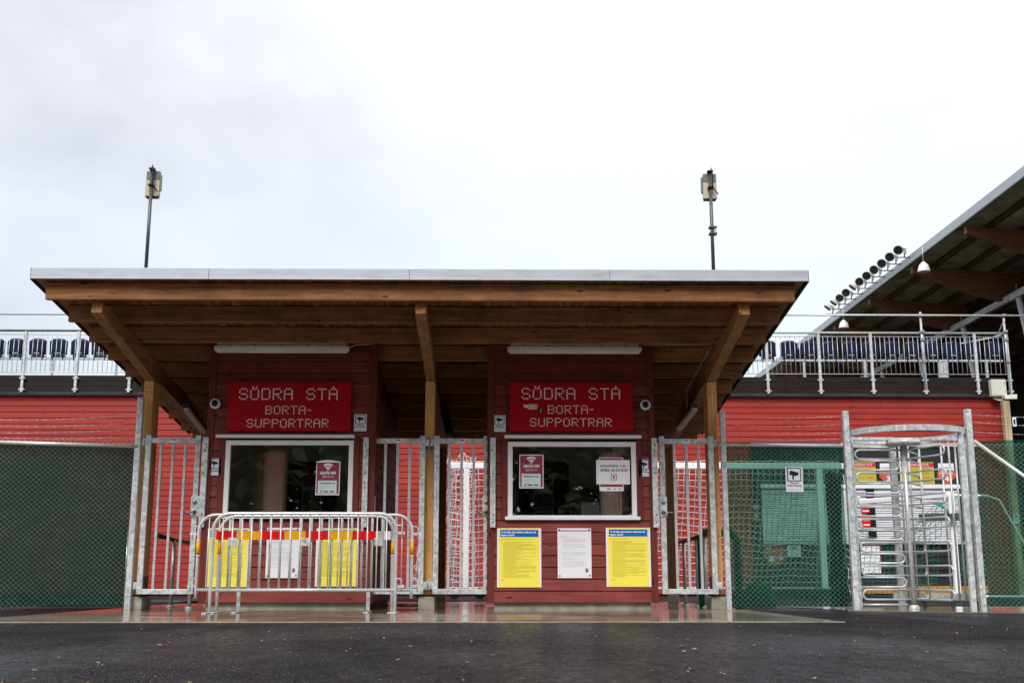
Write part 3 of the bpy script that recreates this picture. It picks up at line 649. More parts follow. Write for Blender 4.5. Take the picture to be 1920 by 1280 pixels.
def stickers():
    y = BY - 0.0765
    t = thing('sticker', 'small white and black slogan sticker on the right name sign', 'sticker', P(995, 763, y))
    x0, x1 = PX(982, 763, y), PX(1007, 763, y); z0, z1 = PZ(995, 767, y), PZ(995, 757.3, y)
    MB().box(PX(989.5, 763, y), x1, y - 0.002, y, z0, z1).build('border', 'dot', t)
    MB().box(PX(990.5, 763, y), x1 - 0.007, y - 0.004, y - 0.0022, z0 + 0.006, z1 - 0.006).build('field', 'crimson', t)
    MB().poly([(x0, PZ(0 + 995, 763.5, y)), (PX(990, 763, y), PZ(995, 764, y)), (PX(990, 763, y), PZ(995, 760, y)), (x0, PZ(995, 758, y))], y - 0.005, y - 0.001).build('hand_shape', 'dot', t)
    for k, zz in enumerate((PZ(995, 761.7, y), PZ(995, 765.4, y))):
        MB().box(PX(991.6, 763, y), PX(1004.5, 763, y), y - 0.006, y - 0.0042, zz, zz + 0.017).build('print', 'dot' if k == 0 else 'paper', t)
    t = thing('sticker', 'small round black sticker with a yellow beast on the right name sign', 'sticker', P(1013.8, 769.5, y))
    c = P(1013.8, 769.7, y)
    MB().disc((c.x, c.z), 0.042, y - 0.003, y, 20).build('ring', 'maroon', t)
    MB().disc((c.x, c.z), 0.037, y - 0.005, y - 0.0031, 20).build('disc', 'black', t)
    pts = [(-.3, .5), (-.1, .35), (.0, .7), (.25, .75), (.3, .45), (.5, .5), (.45, .1), (.3, .0), (.5, -.3), (.2, -.25), (.15, -.75), (-.1, -.7), (-.05, -.3), (-.45, -.3), (-.2, -.05), (-.55, .1), (-.2, .2)]
    MB().poly([(c.x + a * 0.036, c.z + b_ * 0.036) for a, b_ in pts], y - 0.007, y - 0.0051).build('emblem', 'price_yellow', t)
stickers()

def camera_sign(px0, px1, py0, py1, y, label):
    x0, x1 = PX(px0, (py0 + py1) / 2, y), PX(px1, (py0 + py1) / 2, y); z1, z0 = PZ(px0, py0, y), PZ(px0, py1, y)
    w = x1 - x0; h = z1 - z0
    t = thing('camera_warning_sign', label, 'sign', ((x0 + x1) / 2, y, z0), 'camera surveillance signs')
    MB().box(x0, x1, y - 0.004, y, z0, z1).build('plate', 'paper', t, bevel=0.001)
    q = lambda u, v: (x0 + u * w, z0 + v * h)
    b = MB()
    for (a, c, d, e_) in ((0.10, 0.90, 0.93, 0.965), (0.10, 0.90, 0.42, 0.455), (0.10, 0.155, 0.455, 0.93), (0.845, 0.90, 0.455, 0.93)):
        p0, p1 = q(a, d), q(c, e_); b.box(p0[0], p1[0], y - 0.006, y - 0.0041, p0[1], p1[1])
    b.build('border', 'navy_ink', t)
    pts = [(0.22, 0.70), (0.29, 0.86), (0.50, 0.82), (0.76, 0.77), (0.74, 0.66), (0.66, 0.67), (0.63, 0.63), (0.50, 0.65), (0.48, 0.64), (0.48, 0.50), (0.39, 0.50), (0.39, 0.66), (0.30, 0.68)]
    MB().poly([q(a, c) for a, c in pts], y - 0.006, y - 0.0041).build('camera_symbol', 'ink', t)
    xc = (x0 + x1) / 2
    fit_text('Kamera-', w * 0.52, h * 0.06, 'ink', t, xc, y - 0.0055, z0 + h * 0.325, bold=0.0008)
    fit_text('övervakning', w * 0.80, h * 0.06, 'ink', t, xc, y - 0.0055, z0 + h * 0.225, bold=0.0008)
    MB().box(x0 + w * 0.15, x1 - w * 0.12, y - 0.006, y - 0.0041, z0 + h * 0.075, z0 + h * 0.09).build('print', 'grey_ink', t)
camera_sign(391, 414.5, 859, 891, BY - 0.03, 'white camera surveillance sign left of the left booth window')
camera_sign(664, 687.5, 776, 808, BY - 0.03, 'white camera surveillance sign right of the left booth name sign')
camera_sign(925, 948, 778, 809, BY - 0.03, 'white camera surveillance sign left of the right booth name sign')
camera_sign(1197, 1219, 861, 893, BY - 0.03, 'white camera surveillance sign right of the right booth window')

def dome_cam(px, py, label):
    y = BY - 0.03; c = P(px, py, y)
    t = thing('dome_camera', label, 'security camera', c, 'white dome cameras beside the name signs')
    MB().lathe(c, [(0.066, 0.0), (0.068, 0.03), (0.062, 0.05), (0.046, 0.062), (0.040, 0.062)], 28, 'y').build('housing', 'white', t)
    pr = [(0.045 * math.cos(a), 0.058 + 0.034 * math.sin(a)) for a in [i * math.pi / 16 for i in range(9)]]
    MB().lathe(c, pr, 24, 'y').build('dome', 'black', t)
dome_cam(404.5, 757, 'white dome camera left of the left name sign')
dome_cam(1209.5, 759.5, 'white dome camera right of the right name sign')

def rows_print(parent, x0, x1, z0, z1, n, y, m, seed, th=0.5, blank=0.1, left_only=None, name='print'):
    rnd = random.Random(seed); b = MB(); dz = (z1 - z0) / n
    for i in range(n):
        if rnd.random() < blank: continue
        z = z1 - (i + 1) * dz; x = x0; end = x0 + (x1 - x0) * (rnd.choice((1, 1, 1, .9, .8, .6, .4)))
        while x < end:
            w = rnd.uniform(0.008, 0.035)
            b.box(x, min(x + w, end), y - 0.0006, y, z, z + dz * th * rnd.uniform(0.75, 1)); x += w + 0.005
    return b.build(name, m, parent)
def yellow_poster(px0, px1, py0, py1, label, seed):
    y = BY - 0.031; x0, x1 = PX(px0, 1040, y), PX(px1, 1040, y); z1, z0 = PZ(900, py0, y), PZ(900, py1, y); w = x1 - x0; h = z1 - z0
    t = thing('poster', label, 'poster', ((x0 + x1) / 2, y, z0), 'yellow visitor rule posters under the booth windows')
    MB().box(x0, x1, y - 0.004, y, z0, z1).build('sheet', 'paper', t)
    MB().box(x0 + w * 0.045, x1 - w * 0.045, y - 0.0052, y - 0.0041, z0 + 0.003, z1 - 0.003).build('yellow_field', 'yellow', t)
    MB().box(x0 + w * 0.07, x1 - w * 0.065, y - 0.0065, y - 0.0053, z1 - h * 0.15, z1 - h * 0.03).build('blue_heading', 'blue', t)
    xx = x0 + w * 0.09
    for s, zz, ww in (('Vi vill hälsa alla besökare välkomna till', z1 - h * 0.083, 0.79), ('dagens match!', z1 - h * 0.131, 0.30)):
        fit_text(s, w * ww, h * 0.030, 'paper', t, xx + w * ww / 2, y - 0.0072, zz, bold=0.0012)
    rows_print(t, x0 + w * 0.08, x0 + w * 0.75, z1 - h * 0.195, z1 - h * 0.18, 1, y - 0.0053, 'yellow_ink', seed, 0.6, 0)
    rows_print(t, x0 + w * 0.14, x0 + w * 0.88, z0 + h * 0.17, z1 - h * 0.22, 33, y - 0.0053, 'yellow_ink', seed + 1, 0.42, 0.03)
    rows_print(t, x0 + w * 0.10, x0 + w * 0.2, z0 + h * 0.115, z0 + h * 0.13, 1, y - 0.0053, 'yellow_ink', seed + 2, 0.7, 0)
yellow_poster(387, 467, 990, 1100, 'yellow rules poster with blue heading under the left booth window, left one behind the barriers', 1)
yellow_poster(592, 672, 990, 1099, 'yellow rules poster with blue heading under the left booth window, right one behind the barriers', 5)
yellow_poster(932, 1015, 989.5, 1100.5, 'yellow rules poster with blue heading at the left of the right booth front', 9)
yellow_poster(1136.5, 1220, 988.5, 1099.5, 'yellow rules poster with blue heading at the right of the right booth front', 13)
def white_poster(px0, px1, py0, py1, label, seed):
    y = BY - 0.031; x0, x1 = PX(px0, 1040, y), PX(px1, 1040, y); z1, z0 = PZ(900, py0, y), PZ(900, py1, y); w = x1 - x0; h = z1 - z0
    t = thing('poster', label, 'poster', ((x0 + x1) / 2, y, z0), 'white rule posters under the booth windows')
    MB().box(x0, x1, y - 0.004, y, z0, z1).build('sheet', 'paper', t)
    MB().box(x0 + 0.004, x1 - 0.004, y - 0.0055, y - 0.0041, z1 - h * 0.062, z1 - h * 0.043).build('red_stripe', 'crimson', t)
    rows_print(t, x0 + w * 0.07, x0 + w * 0.66, z1 - h * 0.185, z1 - h * 0.13, 2, y - 0.0041, 'grey_ink', seed, 0.3, 0)
    rows_print(t, x0 + w * 0.14, x0 + w * 0.84, z0 + h * 0.22, z1 - h * 0.2, 28, y - 0.0041, 'grey_ink', seed + 1, 0.33, 0.2)
    for u, v in ((0.06, 0.97), (0.94, 0.975), (0.06, 0.045), (0.94, 0.05)):
        MB().disc((x0 + u * w, z0 + v * h), 0.009, y - 0.010, y - 0.0041, 10).build('screw', 'black', t)
    c = (x0 + 0.86 * w, z0 + 0.155 * h)
    b = MB().poly([(c[0] - 0.018, c[1] + 0.012), (c[0] - 0.008, c[1] + 0.024), (c[0] + 0.008, c[1] + 0.024), (c[0] + 0.018, c[1] + 0.012), (c[0] + 0.019, c[1] - 0.016), (c[0], c[1] - 0.027), (c[0] - 0.019, c[1] - 0.016)], y - 0.0055, y - 0.0041)
    b.build('crest', 'bark', t)
    MB().poly([(c[0] - 0.010, c[1] + 0.010), (c[0] + 0.010, c[1] + 0.010), (c[0] + 0.010, c[1] - 0.004), (c[0], c[1] - 0.012), (c[0] - 0.010, c[1] - 0.004)], y - 0.0066, y - 0.0056).build('crest_field', 'price_yellow', t)
white_poster(499, 560, 989, 1083, 'white rules poster between the yellow ones on the left booth', 21)
white_poster(1045.5, 1109, 989.5, 1083, 'white rules poster between the yellow ones on the right booth', 25)

def wifi_poster(px0, px1, py0, py1, label, curled):
    y = BY - 0.001; x0, x1 = PX(px0, 900, y), PX(px1, 900, y); z1, z0 = PZ(900, py0, y), PZ(900, py1, y); w = x1 - x0; h = z1 - z0
    t = thing('wifi_poster', label, 'poster', ((x0 + x1) / 2, y, z0), 'maroon wifi posters taped to the booth windows')
    k = 0.018 if curled else 0.0
    MB().poly([(x0, z0), (x1, z0), (x1 + 0.003, z1 - 0.004), (x0 + w * .7, z1 + k * .8), (x0 + w * .4, z1 + k), (x0 + 0.003, z1 - 0.002)], y - 0.003, y).build('sheet', 'paper', t)
    MB().box(x0 + 0.012, x1 - 0.010, y - 0.0042, y - 0.0031, z0 + 0.016, z1 - 0.014).build('maroon_field', 'maroon', t)
    MB().box(x0 + w * 0.10, x1 - w * 0.12, y - 0.0054, y - 0.0043, z0 + h * 0.055, z0 + h * 0.43).build('white_box', 'pale_blue', t)
    xc = (x0 + x1) / 2; zc = z1 - h * 0.28
    for r0, r1 in ((0.0, 0.062), (0.084, 0.135), (0.160, 0.222)):
        r0 *= h; r1 *= h; a0, a1 = R(50), R(130); n = 10
        pts = [(xc + r1 * math.cos(a0 + (a1 - a0) * i / n), zc + r1 * math.sin(a0 + (a1 - a0) * i / n)) for i in range(n + 1)]
        pts += [(xc + r0 * math.cos(a1 + (a0 - a1) * i / n), zc + r0 * math.sin(a1 + (a0 - a1) * i / n)) for i in range(n + 1)] if r0 else [(xc, zc)]
        MB().poly(pts, y - 0.0056, y - 0.0043).build('wifi_arc', 'paper', t)
    fit_text('GRATIS WIFI', w * 0.66, h * 0.085, 'paper', t, xc, y - 0.0050, zc - h * 0.105, bold=0.002)
    fit_text('@fotboll', w * 0.46, h * 0.058, 'pale_blue', t, xc, y - 0.0050, zc - h * 0.20)
    fit_text('ÖSTERSUNDS FK LIVE', w * 0.62, h * 0.050, 'ink', t, xc - w * 0.01, y - 0.0058, z0 + h * 0.325, bold=0.001)
    rows_print(t, x0 + w * 0.18, x0 + w * 0.72, z0 + h * 0.14, z0 + h * 0.30, 3, y - 0.0054, 'grey_ink', 3, 0.3, 0)
    for u0, u1 in ((0.21, 0.29), (0.35, 0.54), (0.60, 0.78)):
        MB().box(x0 + u0 * w, x0 + u1 * w, y - 0.0062, y - 0.0055, z0 + h * 0.085, z0 + h * 0.12).build('logo_mark', 'ink', t)
wifi_poster(592, 637, 865, 928, 'maroon GRATIS WIFI poster with curled top at the right of the left booth window', True)
wifi_poster(973.5, 1019, 851.5, 915, 'maroon GRATIS WIFI poster at the left of the right booth window', False)
def pay_sheet():
    y = BY - 0.001
    x0, x1 = PX(1124, 900, y), PX(1169, 900, y); z1, z0 = PZ(900, 857, y), PZ(900, 920, y)
    t = thing('wifi_poster', 'maroon poster mostly covered by the white payment sheet in the right booth window', 'poster', ((x0 + x1) / 2, y, z0), 'maroon wifi posters taped to the booth windows')
    MB().box(x0, x1, y - 0.003, y, z0, z1).build('sheet', 'paper', t)
    MB().box(x0 + 0.008, x1 - 0.008, y - 0.0042, y - 0.0031, z0 + 0.055, z1 - 0.008).build('maroon_field', 'maroon', t)
    for u0, u1 in ((0.31, 0.47), (0.60, 0.68), (0.80, 0.9)):
        MB().box(x0 + u0 * (x1 - x0), x0 + u1 * (x1 - x0), y - 0.0042, y - 0.0031, z0 + 0.024, z0 + 0.034).build('logo_mark', 'ink', t)
    y = BY - 0.006; x0, x1 = PX(1118, 885, y), PX(1181, 885, y); z1, z0 = PZ(1150, 862, y), PZ(1150, 907.5, y); w = x1 - x0; h = z1 - z0
    t = thing('payment_sheet', 'white payment sheet with SWISH number at the right of the right booth window', 'notice', ((x0 + x1) / 2, y, z0))
    MB().box(x0, x1, y - 0.003, y, z0, z1).build('sheet', 'paper', t)
    fit_text('BORTASUPPORTER', w * 0.53, h * 0.085, 'ink', t, x0 + w * (0.125 + 0.265), y - 0.0036, z0 + h * 0.71, bold=0.0012)
    fit_text('50 SEK', w * 0.19, h * 0.085, 'crimson', t, x0 + w * (0.69 + 0.10), y - 0.0036, z0 + h * 0.71, bold=0.0012)
    fit_text('SWISH: 123 515 03 05', w * 0.80, h * 0.105, 'ink', t, x0 + w * 0.525, y - 0.0036, z0 + h * 0.53, bold=0.0016)
    b = MB(); cx, cz, s = x0 + w * 0.52, z0 + h * 0.29, h * 0.12
    b.box(cx - s, cx + s, y - 0.0048, y - 0.0031, cz + s * .8, cz + s); b.box(cx - s, cx + s, y - 0.0048, y - 0.0031, cz - s, cz - s * .8); b.box(cx - s, cx - s * .8, y - 0.0048, y - 0.0031, cz - s * .8, cz + s * .8); b.box(cx + s * .8, cx + s, y - 0.0048, y - 0.0031, cz - s * .8, cz + s * .8)
    b.build('logo_frame', 'maroon', t)
    MB().box(cx - s * .3, cx + s * .3, y - 0.0045, y - 0.0031, cz - s * .5, cz + s * .5).build('logo_mark', 'crimson', t)
pay_sheet()

# ================================================================== LIGHT FITTINGS UNDER THE CANOPY
def batten(px0, px1, label):
    y = 14.52; x0, x1 = PX(px0, 652, y), PX(px1, 652, y); z = PZ(900, 654, y)
    t = thing('fluorescent_light', label, 'light fitting', ((x0 + x1) / 2, y, z), 'unlit fluorescent fittings over the booth fronts')
    MB().box(x0 + 0.03, x1 - 0.03, y - 0.045, y + 0.045, z + 0.02, z + 0.075).build('housing', 'lamp_body', t, bevel=0.008)
    b = MB(); n = 10; pr = [(y + 0.06 * math.cos(math.pi + math.pi * i / n), z + 0.022 + 0.085 * math.sin(math.pi + math.pi * i / n)) for i in range(n + 1)]
    vs = []
    for xx, s in ((x0 - 0.01, 0.6), (x0 + 0.03, 1), (x1 - 0.03, 1), (x1 + 0.01, 0.6)):
        vs += [(xx, y + (a - y) * s, z + 0.022 + (c - z - 0.022) * s) for a, c in pr]
    m = n + 1; b.add(vs, [(j * m + i, j * m + i + 1, (j + 1) * m + i + 1, (j + 1) * m + i) for j in range(3) for i in range(n)], True)
    b.build('diffuser', 'lamp_diff', t)
    for u in (0.08, 0.5, 0.92):
        xx = x0 + (x1 - x0) * u
        MB().box(xx - 0.02, xx + 0.02, y - 0.02, y + 0.02, z + 0.075, zu(y) - 0.001).build('hanger', 'lamp_body', t)
    for u in (0.12, 0.3, 0.5, 0.7, 0.88):
        xx = x0 + (x1 - x0) * u
        MB().box(xx - 0.01, xx + 0.01, y - 0.058, y - 0.048, z + 0.0, z + 0.035).build('clip', 'steel', t)
M['lamp_diff'] = mat('grimy_diffuser', (0.62, 0.57, 0.54), 0.25, var=0.12, vscale=4, stretch=(0.5, 4, 4), dirt=0.3)
batten(404, 654, 'unlit white fluorescent fitting above the left booth sign')
batten(953, 1201, 'unlit white fluorescent fitting above the right booth sign')
def side_lamp(p0, y0, p1, y1, label):
    a = P(p0[0], p0[1], y0); c = P(p1[0], p1[1], y1)
    t = thing('fluorescent_light', label, 'light fitting', (a + c) / 2, 'unlit fluorescent fittings along the canopy beams')
    MB().bar(a + Vector((0, 0, 0.03)), c + Vector((0, 0, 0.03)), 0.11, 0.06).build('housing', 'edge_dark', t, bevel=0.008)
    MB().bar(a - Vector((0, 0, 0.02)), c - Vector((0, 0, 0.02)), 0.09, 0.05).build('diffuser', 'lamp_diff', t, bevel=0.02)
side_lamp((832, 762), 17.7, (843, 818), 16.3, 'dim fluorescent fitting slung beside the middle canopy beam')
side_lamp((350, 764), 15.9, (382, 806), 17.2, 'dim fluorescent fitting beside the left canopy beam')
side_lamp((1302, 764), 15.9, (1272, 802), 17.2, 'dim fluorescent fitting beside the right canopy beam')
def cable():
    b = MB(); pts = [P(655, 652, 14.5), P(668, 646, 14.5), P(700, 645, 14.45)]
    b.tube(pts, 0.006, 5)
    pts2 = [P(1201, 647, 14.5), P(1336, 646.5, 14.45), P(1330, 655, 14.6), P(1288, 730, 15.9), P(1288, 765, 16)]
    b2 = MB().tube(pts2, 0.005, 5)
    o = b.build('power_cable', 'lamp_body'); tag(o, 'short pale cable running off the left booth light fitting', 'cable')
    o = b2.build('power_cable', 'lamp_body'); tag(o, 'pale cable running from the right light fitting to the right beam', 'cable')
cable()

# ================================================================== STEEL SWING GATES
GY = 15.0
def make_gate():
    """origin at the ground under the hinge-side corner; opening 0.72 wide; lock on +x"""
    t = thing('swing_gate', 'x', 'gate', (0, 0, 0), 'galvanised steel swing gates between posts and booths')
    W = 0.715; z0, z1 = 0.196, 2.18
    MB().box(0, 0.07, -0.02, 0.03, z0 - 0.0, z1 + 0.035).build('stile', 'galv', t, bevel=0.005)
    MB().box(W - 0.07, W, -0.02, 0.03, z0 - 0.0, z1 + 0.035).build('stile', 'galv', t, bevel=0.005)
    MB().box(0.07, W - 0.07, -0.018, 0.028, z1 - 0.066, z1).build('top_rail', 'galv', t, bevel=0.005)
    MB().box(0.07, W - 0.07, -0.018, 0.028, z0, z0 + 0.066).build('bottom_rail', 'galv', t, bevel=0.005)
    for i in range(3):
        x = 0.07 + (W - 0.14) * (0.225 + 0.275 * i)
        MB().box(x - 0.017, x + 0.017, -0.008, 0.022, z0 + 0.066, z1 - 0.066).build('bar', 'galv_tube', t, bevel=0.004)
    lk = MB().box(W - 0.085, W + 0.032, -0.034, -0.021, 1.17, 1.43).build('lock_plate', 'galv', t, bevel=0.006)
    MB().lathe((W - 0.035, -0.034, 1.355), [(0.027, 0.0), (0.027, 0.012), (0.018, 0.018), (0.001, 0.018)], 18, 'y').build('lock_cylinder', 'steel', lk)
    MB().lathe((W - 0.035, -0.034, 1.225), [(0.024, 0.0), (0.022, 0.012), (0.010, 0.014), (0.009, 0.05), (0.001, 0.052)], 16, 'y').tube([(W - 0.035, -0.078, 1.225), (W - 0.16, -0.078, 1.222)], 0.010, 8).build('handle', 'steel', lk)
    lp = MB().box(W / 2 - 0.05, W / 2 + 0.05, -0.0205, -0.0185, z1 - 0.062, z1 - 0.004).build('label_plate', 'paper', t)
    for z in (z0 + 0.06, z1 - 0.1):
        MB().box(-0.05, 0.0, -0.015, 0.03, z, z + 0.09).tube([(-0.022, -0.02, z + 0.01), (-0.022, -0.02, z + 0.08)], 0.011, 8).build('hinge', 'galv', t, bevel=0.003)
    return t
def gate_text(g, mirrored):
    o = fit_text('STABIL', 0.085, 0.018, 'ink', g, 0.3575, -0.0212, 2.145, bold=0.001)
    if mirrored: o.scale = (-1, 1, 1)
gate0 = make_gate()
gx = [(PX(265, 970, GY), 1), (PX(795.5, 970, GY), -1), (PX(812.5, 970, GY), 1), (PX(1342, 970, GY), -1)]
glabels = ['first steel gate at the far left, left of the left booth', 'steel gate between the left booth and the middle post, half behind the barriers',
           'steel gate between the middle post and the right booth', 'steel gate at the right, between the right booth and the right post']
gates = []
def mirror_child_meshes(root):
    cache = {}
    for o in [c for c in bpy.data.objects if c.parent == root or (c.parent and c.parent.parent == root)]:
        me = o.data.copy()
        for v in me.vertices: v.co.x = -v.co.x
        me.flip_normals(); o.data = me
gr = copy_tree(gate0, (0, 0, 0)); mirror_child_meshes(gr)
gate0.location = (gx[0][0], GY, 0); gate0['label'] = glabels[0]
gr.location = (gx[1][0], GY, 0); gr['label'] = glabels[1]
g3 = copy_tree(gate0, (gx[2][0], GY, 0), glabels[2]); g4 = copy_tree(gr, (gx[3][0], GY, 0), glabels[3])
for g, s in ((gate0, 1), (gr, -1), (g3, 1), (g4, -1)):
    me = textmesh('STABIL', 0.024, 'ink', align='CENTER', bold=0.0012)
    link('lettering', me, g, loc=(s * 0.3575, -0.0215, 2.150))
def strike(px, label, side):
    y = BY - 0.075; x = PX(px, 900, y)
    t = thing('strike_post', label, 'gate post', (x, y, 0), 'flat steel gate stops bolted to the booths')
    z1, z0 = PZ(900, 820, y), PZ(900, 988, y)
    MB().box(x - 0.035, x + 0.035, y - 0.006, y + 0.0, z0, z1).box(x + (0.029 if side > 0 else -0.035), x + (0.035 if side > 0 else -0.029), y + 0.0005, y + 0.05, z0, z1).build('flat_bar', 'galv', t, bevel=0.002)
    for k in (0.92, 0.85, 0.6, 0.14, 0.06):
        MB().disc((x + random.uniform(-0.012, 0.012), z0 + (z1 - z0) * k), 0.010, y - 0.011, y - 0.006, 8).build('bolt', 'steel', t)
strike(381.5, 'bolted steel gate stop on the left edge of the left booth', 1); strike(684.5, 'bolted steel gate stop on the right edge of the left booth', -1)
strike(924, 'bolted steel gate stop on the left edge of the right booth', 1); strike(1228.5, 'bolted steel gate stop on the right edge of the right booth', -1)
def post_clamp(z, label):
    x = PX(806.5, 730, 15.1)
    t = thing('hinge_bracket', label, 'bracket', (x, 15.08, z), 'hinge brackets round the middle post')
    MB().box(x - 0.075, x + 0.075, 15.075, 15.096, z, z + 0.12).build('plate', 'galv', t, bevel=0.004)
    for s in (-1, 1):
        MB().tube([(x + s * 0.028, 15.06, z + 0.01), (x + s * 0.028, 15.055, z + 0.09), (x + s * 0.05, 15.055, z + 0.11), (x + s * 0.062, 15.06, z + 0.09), (x + s * 0.062, 15.06, z + 0.02)], 0.007, 6).build('hook', 'dark_tube', t)
post_clamp(PZ(806, 845, 15.1), 'upper steel hinge bracket on the middle wooden post'); post_clamp(PZ(806, 1106, 15.1), 'lower steel hinge bracket on the middle wooden post')

# ================================================================== CROWD BARRIERS
def arc(cx, cz, r, a0, a1, n=7): return [(cx + r * math.cos(a0 + (a1 - a0) * i / n), cz + r * math.sin(a0 + (a1 - a0) * i / n)) for i in range(n + 1)]
def barrier(x0, x1, y, h, zr, nb, label, feet, R_=0.19, reflect=True, board=None, hooks=()):
    t = thing('crowd_barrier', label, 'barrier', ((x0 + x1) / 2, y, 0), 'nested steel crowd barriers before the left booth')
    tr = 0.0195
    pts = [(x0, 0.16 if feet == 'in' else 0.0)] + [(x0, zr)] + arc(x0 + R_, h - R_, R_, math.pi, math.pi / 2) + arc(x1 - R_, h - R_, R_, math.pi / 2, 0) + [(x1, zr), (x1, 0.16 if feet == 'in' else 0.0)]
    MB().tube([(a, y, c) for a, c in pts], tr, 10).build('frame_tube', 'galv_tube', t)
    MB().tube([(x0, y, zr), (x1, y, zr)], 0.019, 10).build('bottom_rail', 'galv_tube', t)
    for i in range(nb):
        x = x0 + (x1 - x0) * (i + 1) / (nb + 1)
        zt = h
        if x < x0 + R_: zt = h - R_ + math.sqrt(max(0, R_**2 - (x0 + R_ - x)**2))
        if x > x1 - R_: zt = h - R_ + math.sqrt(max(0, R_**2 - (x - x1 + R_)**2))
        MB().tube([(x, y, zr), (x, y, zt)], 0.0080, 8).build('bar', 'galv_tube', t)
    fx = (x0 + 0.5, x1 - 0.5) if feet == 'in' else (x0, x1)
    for x in fx:
        if feet == 'in': MB().box(x - 0.022, x + 0.022, y - 0.012, y + 0.012, 0.02, zr - 0.018).build('leg', 'galv', t, bevel=0.003)
        f = MB().box(x - 0.028, x + 0.028, y - 0.25, y + 0.25, 0.007, 0.017).build('foot_plate', 'galv', t, bevel=0.003)
    if reflect:
        for x in (x0, x1):
            s = MB().tube([(x, y, 0.66), (x, y, 0.82)], 0.0225, 10).build('reflector_sleeve', 'stripe_yel', t)
            MB().tube([(x, y, 0.820), (x, y, 0.838)], 0.0226, 10).tube([(x, y, 0.642), (x, y, 0.660)], 0.0226, 10).build('reflector_edge', 'stripe_white', t)
    for s, xx in hooks:
        for z in (0.30, 0.90):
            MB().tube([(xx, y, z + 0.09), (xx + s * 0.055, y, z + 0.09), (xx + s * 0.068, y, z + 0.075), (xx + s * 0.068, y, z - 0.06)], 0.008, 6).box(min(xx, xx + s * 0.10), max(xx, xx + s * 0.10), y - 0.004, y + 0.004, z - 0.01, z + 0.02).build('coupling_hook', 'galv', t)
    return t
ya, yb_, yc = 13.45, 13.75, 13.62
barrier(PX(397, 1050, ya), PX(742, 1050, ya), ya, 1.125, 0.262, 18, 'front steel crowd barrier before the left booth', 'end', reflect=False, hooks=((1, PX(742, 1050, ya)),))
xa, xb = PX(370, 1050, yb_), PX(772, 1050, yb_)
barrier(xa, xb, yb_, 1.125, 0.262, 20, 'widest steel crowd barrier, rearmost of the three, with amber reflectors on both ends', 'in', hooks=((-1, xa), (1, xb)))
xa, xb = PX(410.5, 1050, yc), PX(736, 1050, yc)
tb = barrier(xa, xb, yc, 1.105, 0.262, 16, 'narrowest steel crowd barrier, carrying the red and amber board', 'end')
def stripe_board():
    y = yc - 0.035; z1, z0 = PZ(560, 995, y), PZ(560, 1011.3, y)
    seg = [(405, 443.5, 'stripe_red'), (446.5, 487.5, 'stripe_yel'), (487.5, 533, 'stripe_red'), (533, 573, 'stripe_yel'), (573, 580.5, 'stripe_red'), (582.5, 619, 'stripe_red'), (619, 661, 'stripe_yel'), (661, 704.5, 'stripe_red'), (706, 718, 'lamp_body'), (720, 733, 'stripe_white')]
    x0 = PX(404, 1003, y); x1 = PX(733.5, 1003, y)
    b = MB().box(x0, x1, y + 0.003, y + 0.012, z0 + 0.003, z1 - 0.003).build('reflective_board', 'lamp_body', tb)
    for a, c, m in seg:
        MB().box(PX(a, 1003, y) + 0.001, PX(c, 1003, y) - 0.001, y, y + 0.0028, z0, z1).build('stripe', m, b)
    for p in (436, 572, 709.5):
        xx = PX(p, 1015, y); zz1 = PZ(560, 1008, y); zz0 = PZ(560, 1023, y)
        k = MB().box(xx - 0.053, xx + 0.053, y - 0.006, y - 0.001, zz0, zz1).build('board_bracket', 'galv', tb, bevel=0.002)
        MB().disc((xx, (zz0 + zz1) / 2), 0.007, y - 0.010, y - 0.0065, 8).build('rivet', 'steel', k)
stripe_board()

# ================================================================== HAND RAILS IN THE GATEWAYS
def handrail(px_pts, legs, label):
    t = thing('handrail', label, 'handrail', P(px_pts[0][0], px_pts[0][1], px_pts[0][2]) * 1.0)
    MB().tube([P(*p) for p in px_pts], 0.030, 10).build('top_tube', 'dark_tube', t)
    for (px, py, Y) in legs:
        a = P(px, py, Y)
        MB().tube([(a.x, a.y, 0.006), tuple(a)], 0.026, 10).build('leg', 'galv_tube', t)
        MB().lathe((a.x, a.y, 0.006), [(0.055, 0), (0.055, 0.012), (0.03, 0.03)], 14).build('foot', 'galv', t)
handrail([(296, 1003, 15.9), (327, 1012, 16.6), (358, 1017, 17.3)], [(327, 1013, 16.5), (361, 1020, 15.6)], 'dark sloping handrail behind the far left gate')
handrail([(1268, 1017, 17.3), (1300, 1009, 16.6), (1327, 1001, 15.9)], [(1282, 1014, 17.0), (1306, 1008, 16.5), (1321, 1006, 16.0)], 'dark sloping handrail behind the right gate')
def low_rail(px0, px1, py, Y, label):
    a, c = P(px0, py, Y), P(px1, py, Y)
    o = MB().tube([a, c], 0.022, 8).build('threshold_bar', 'dark_tube'); tag(o, label, 'rail')
    o = o
low_rail(284, 384, 1128, 16.9, 'low steel bar near the ground behind the far left gate')
low_rail(742, 793, 1134, 16.0, 'low steel bar near the ground behind the barriers')

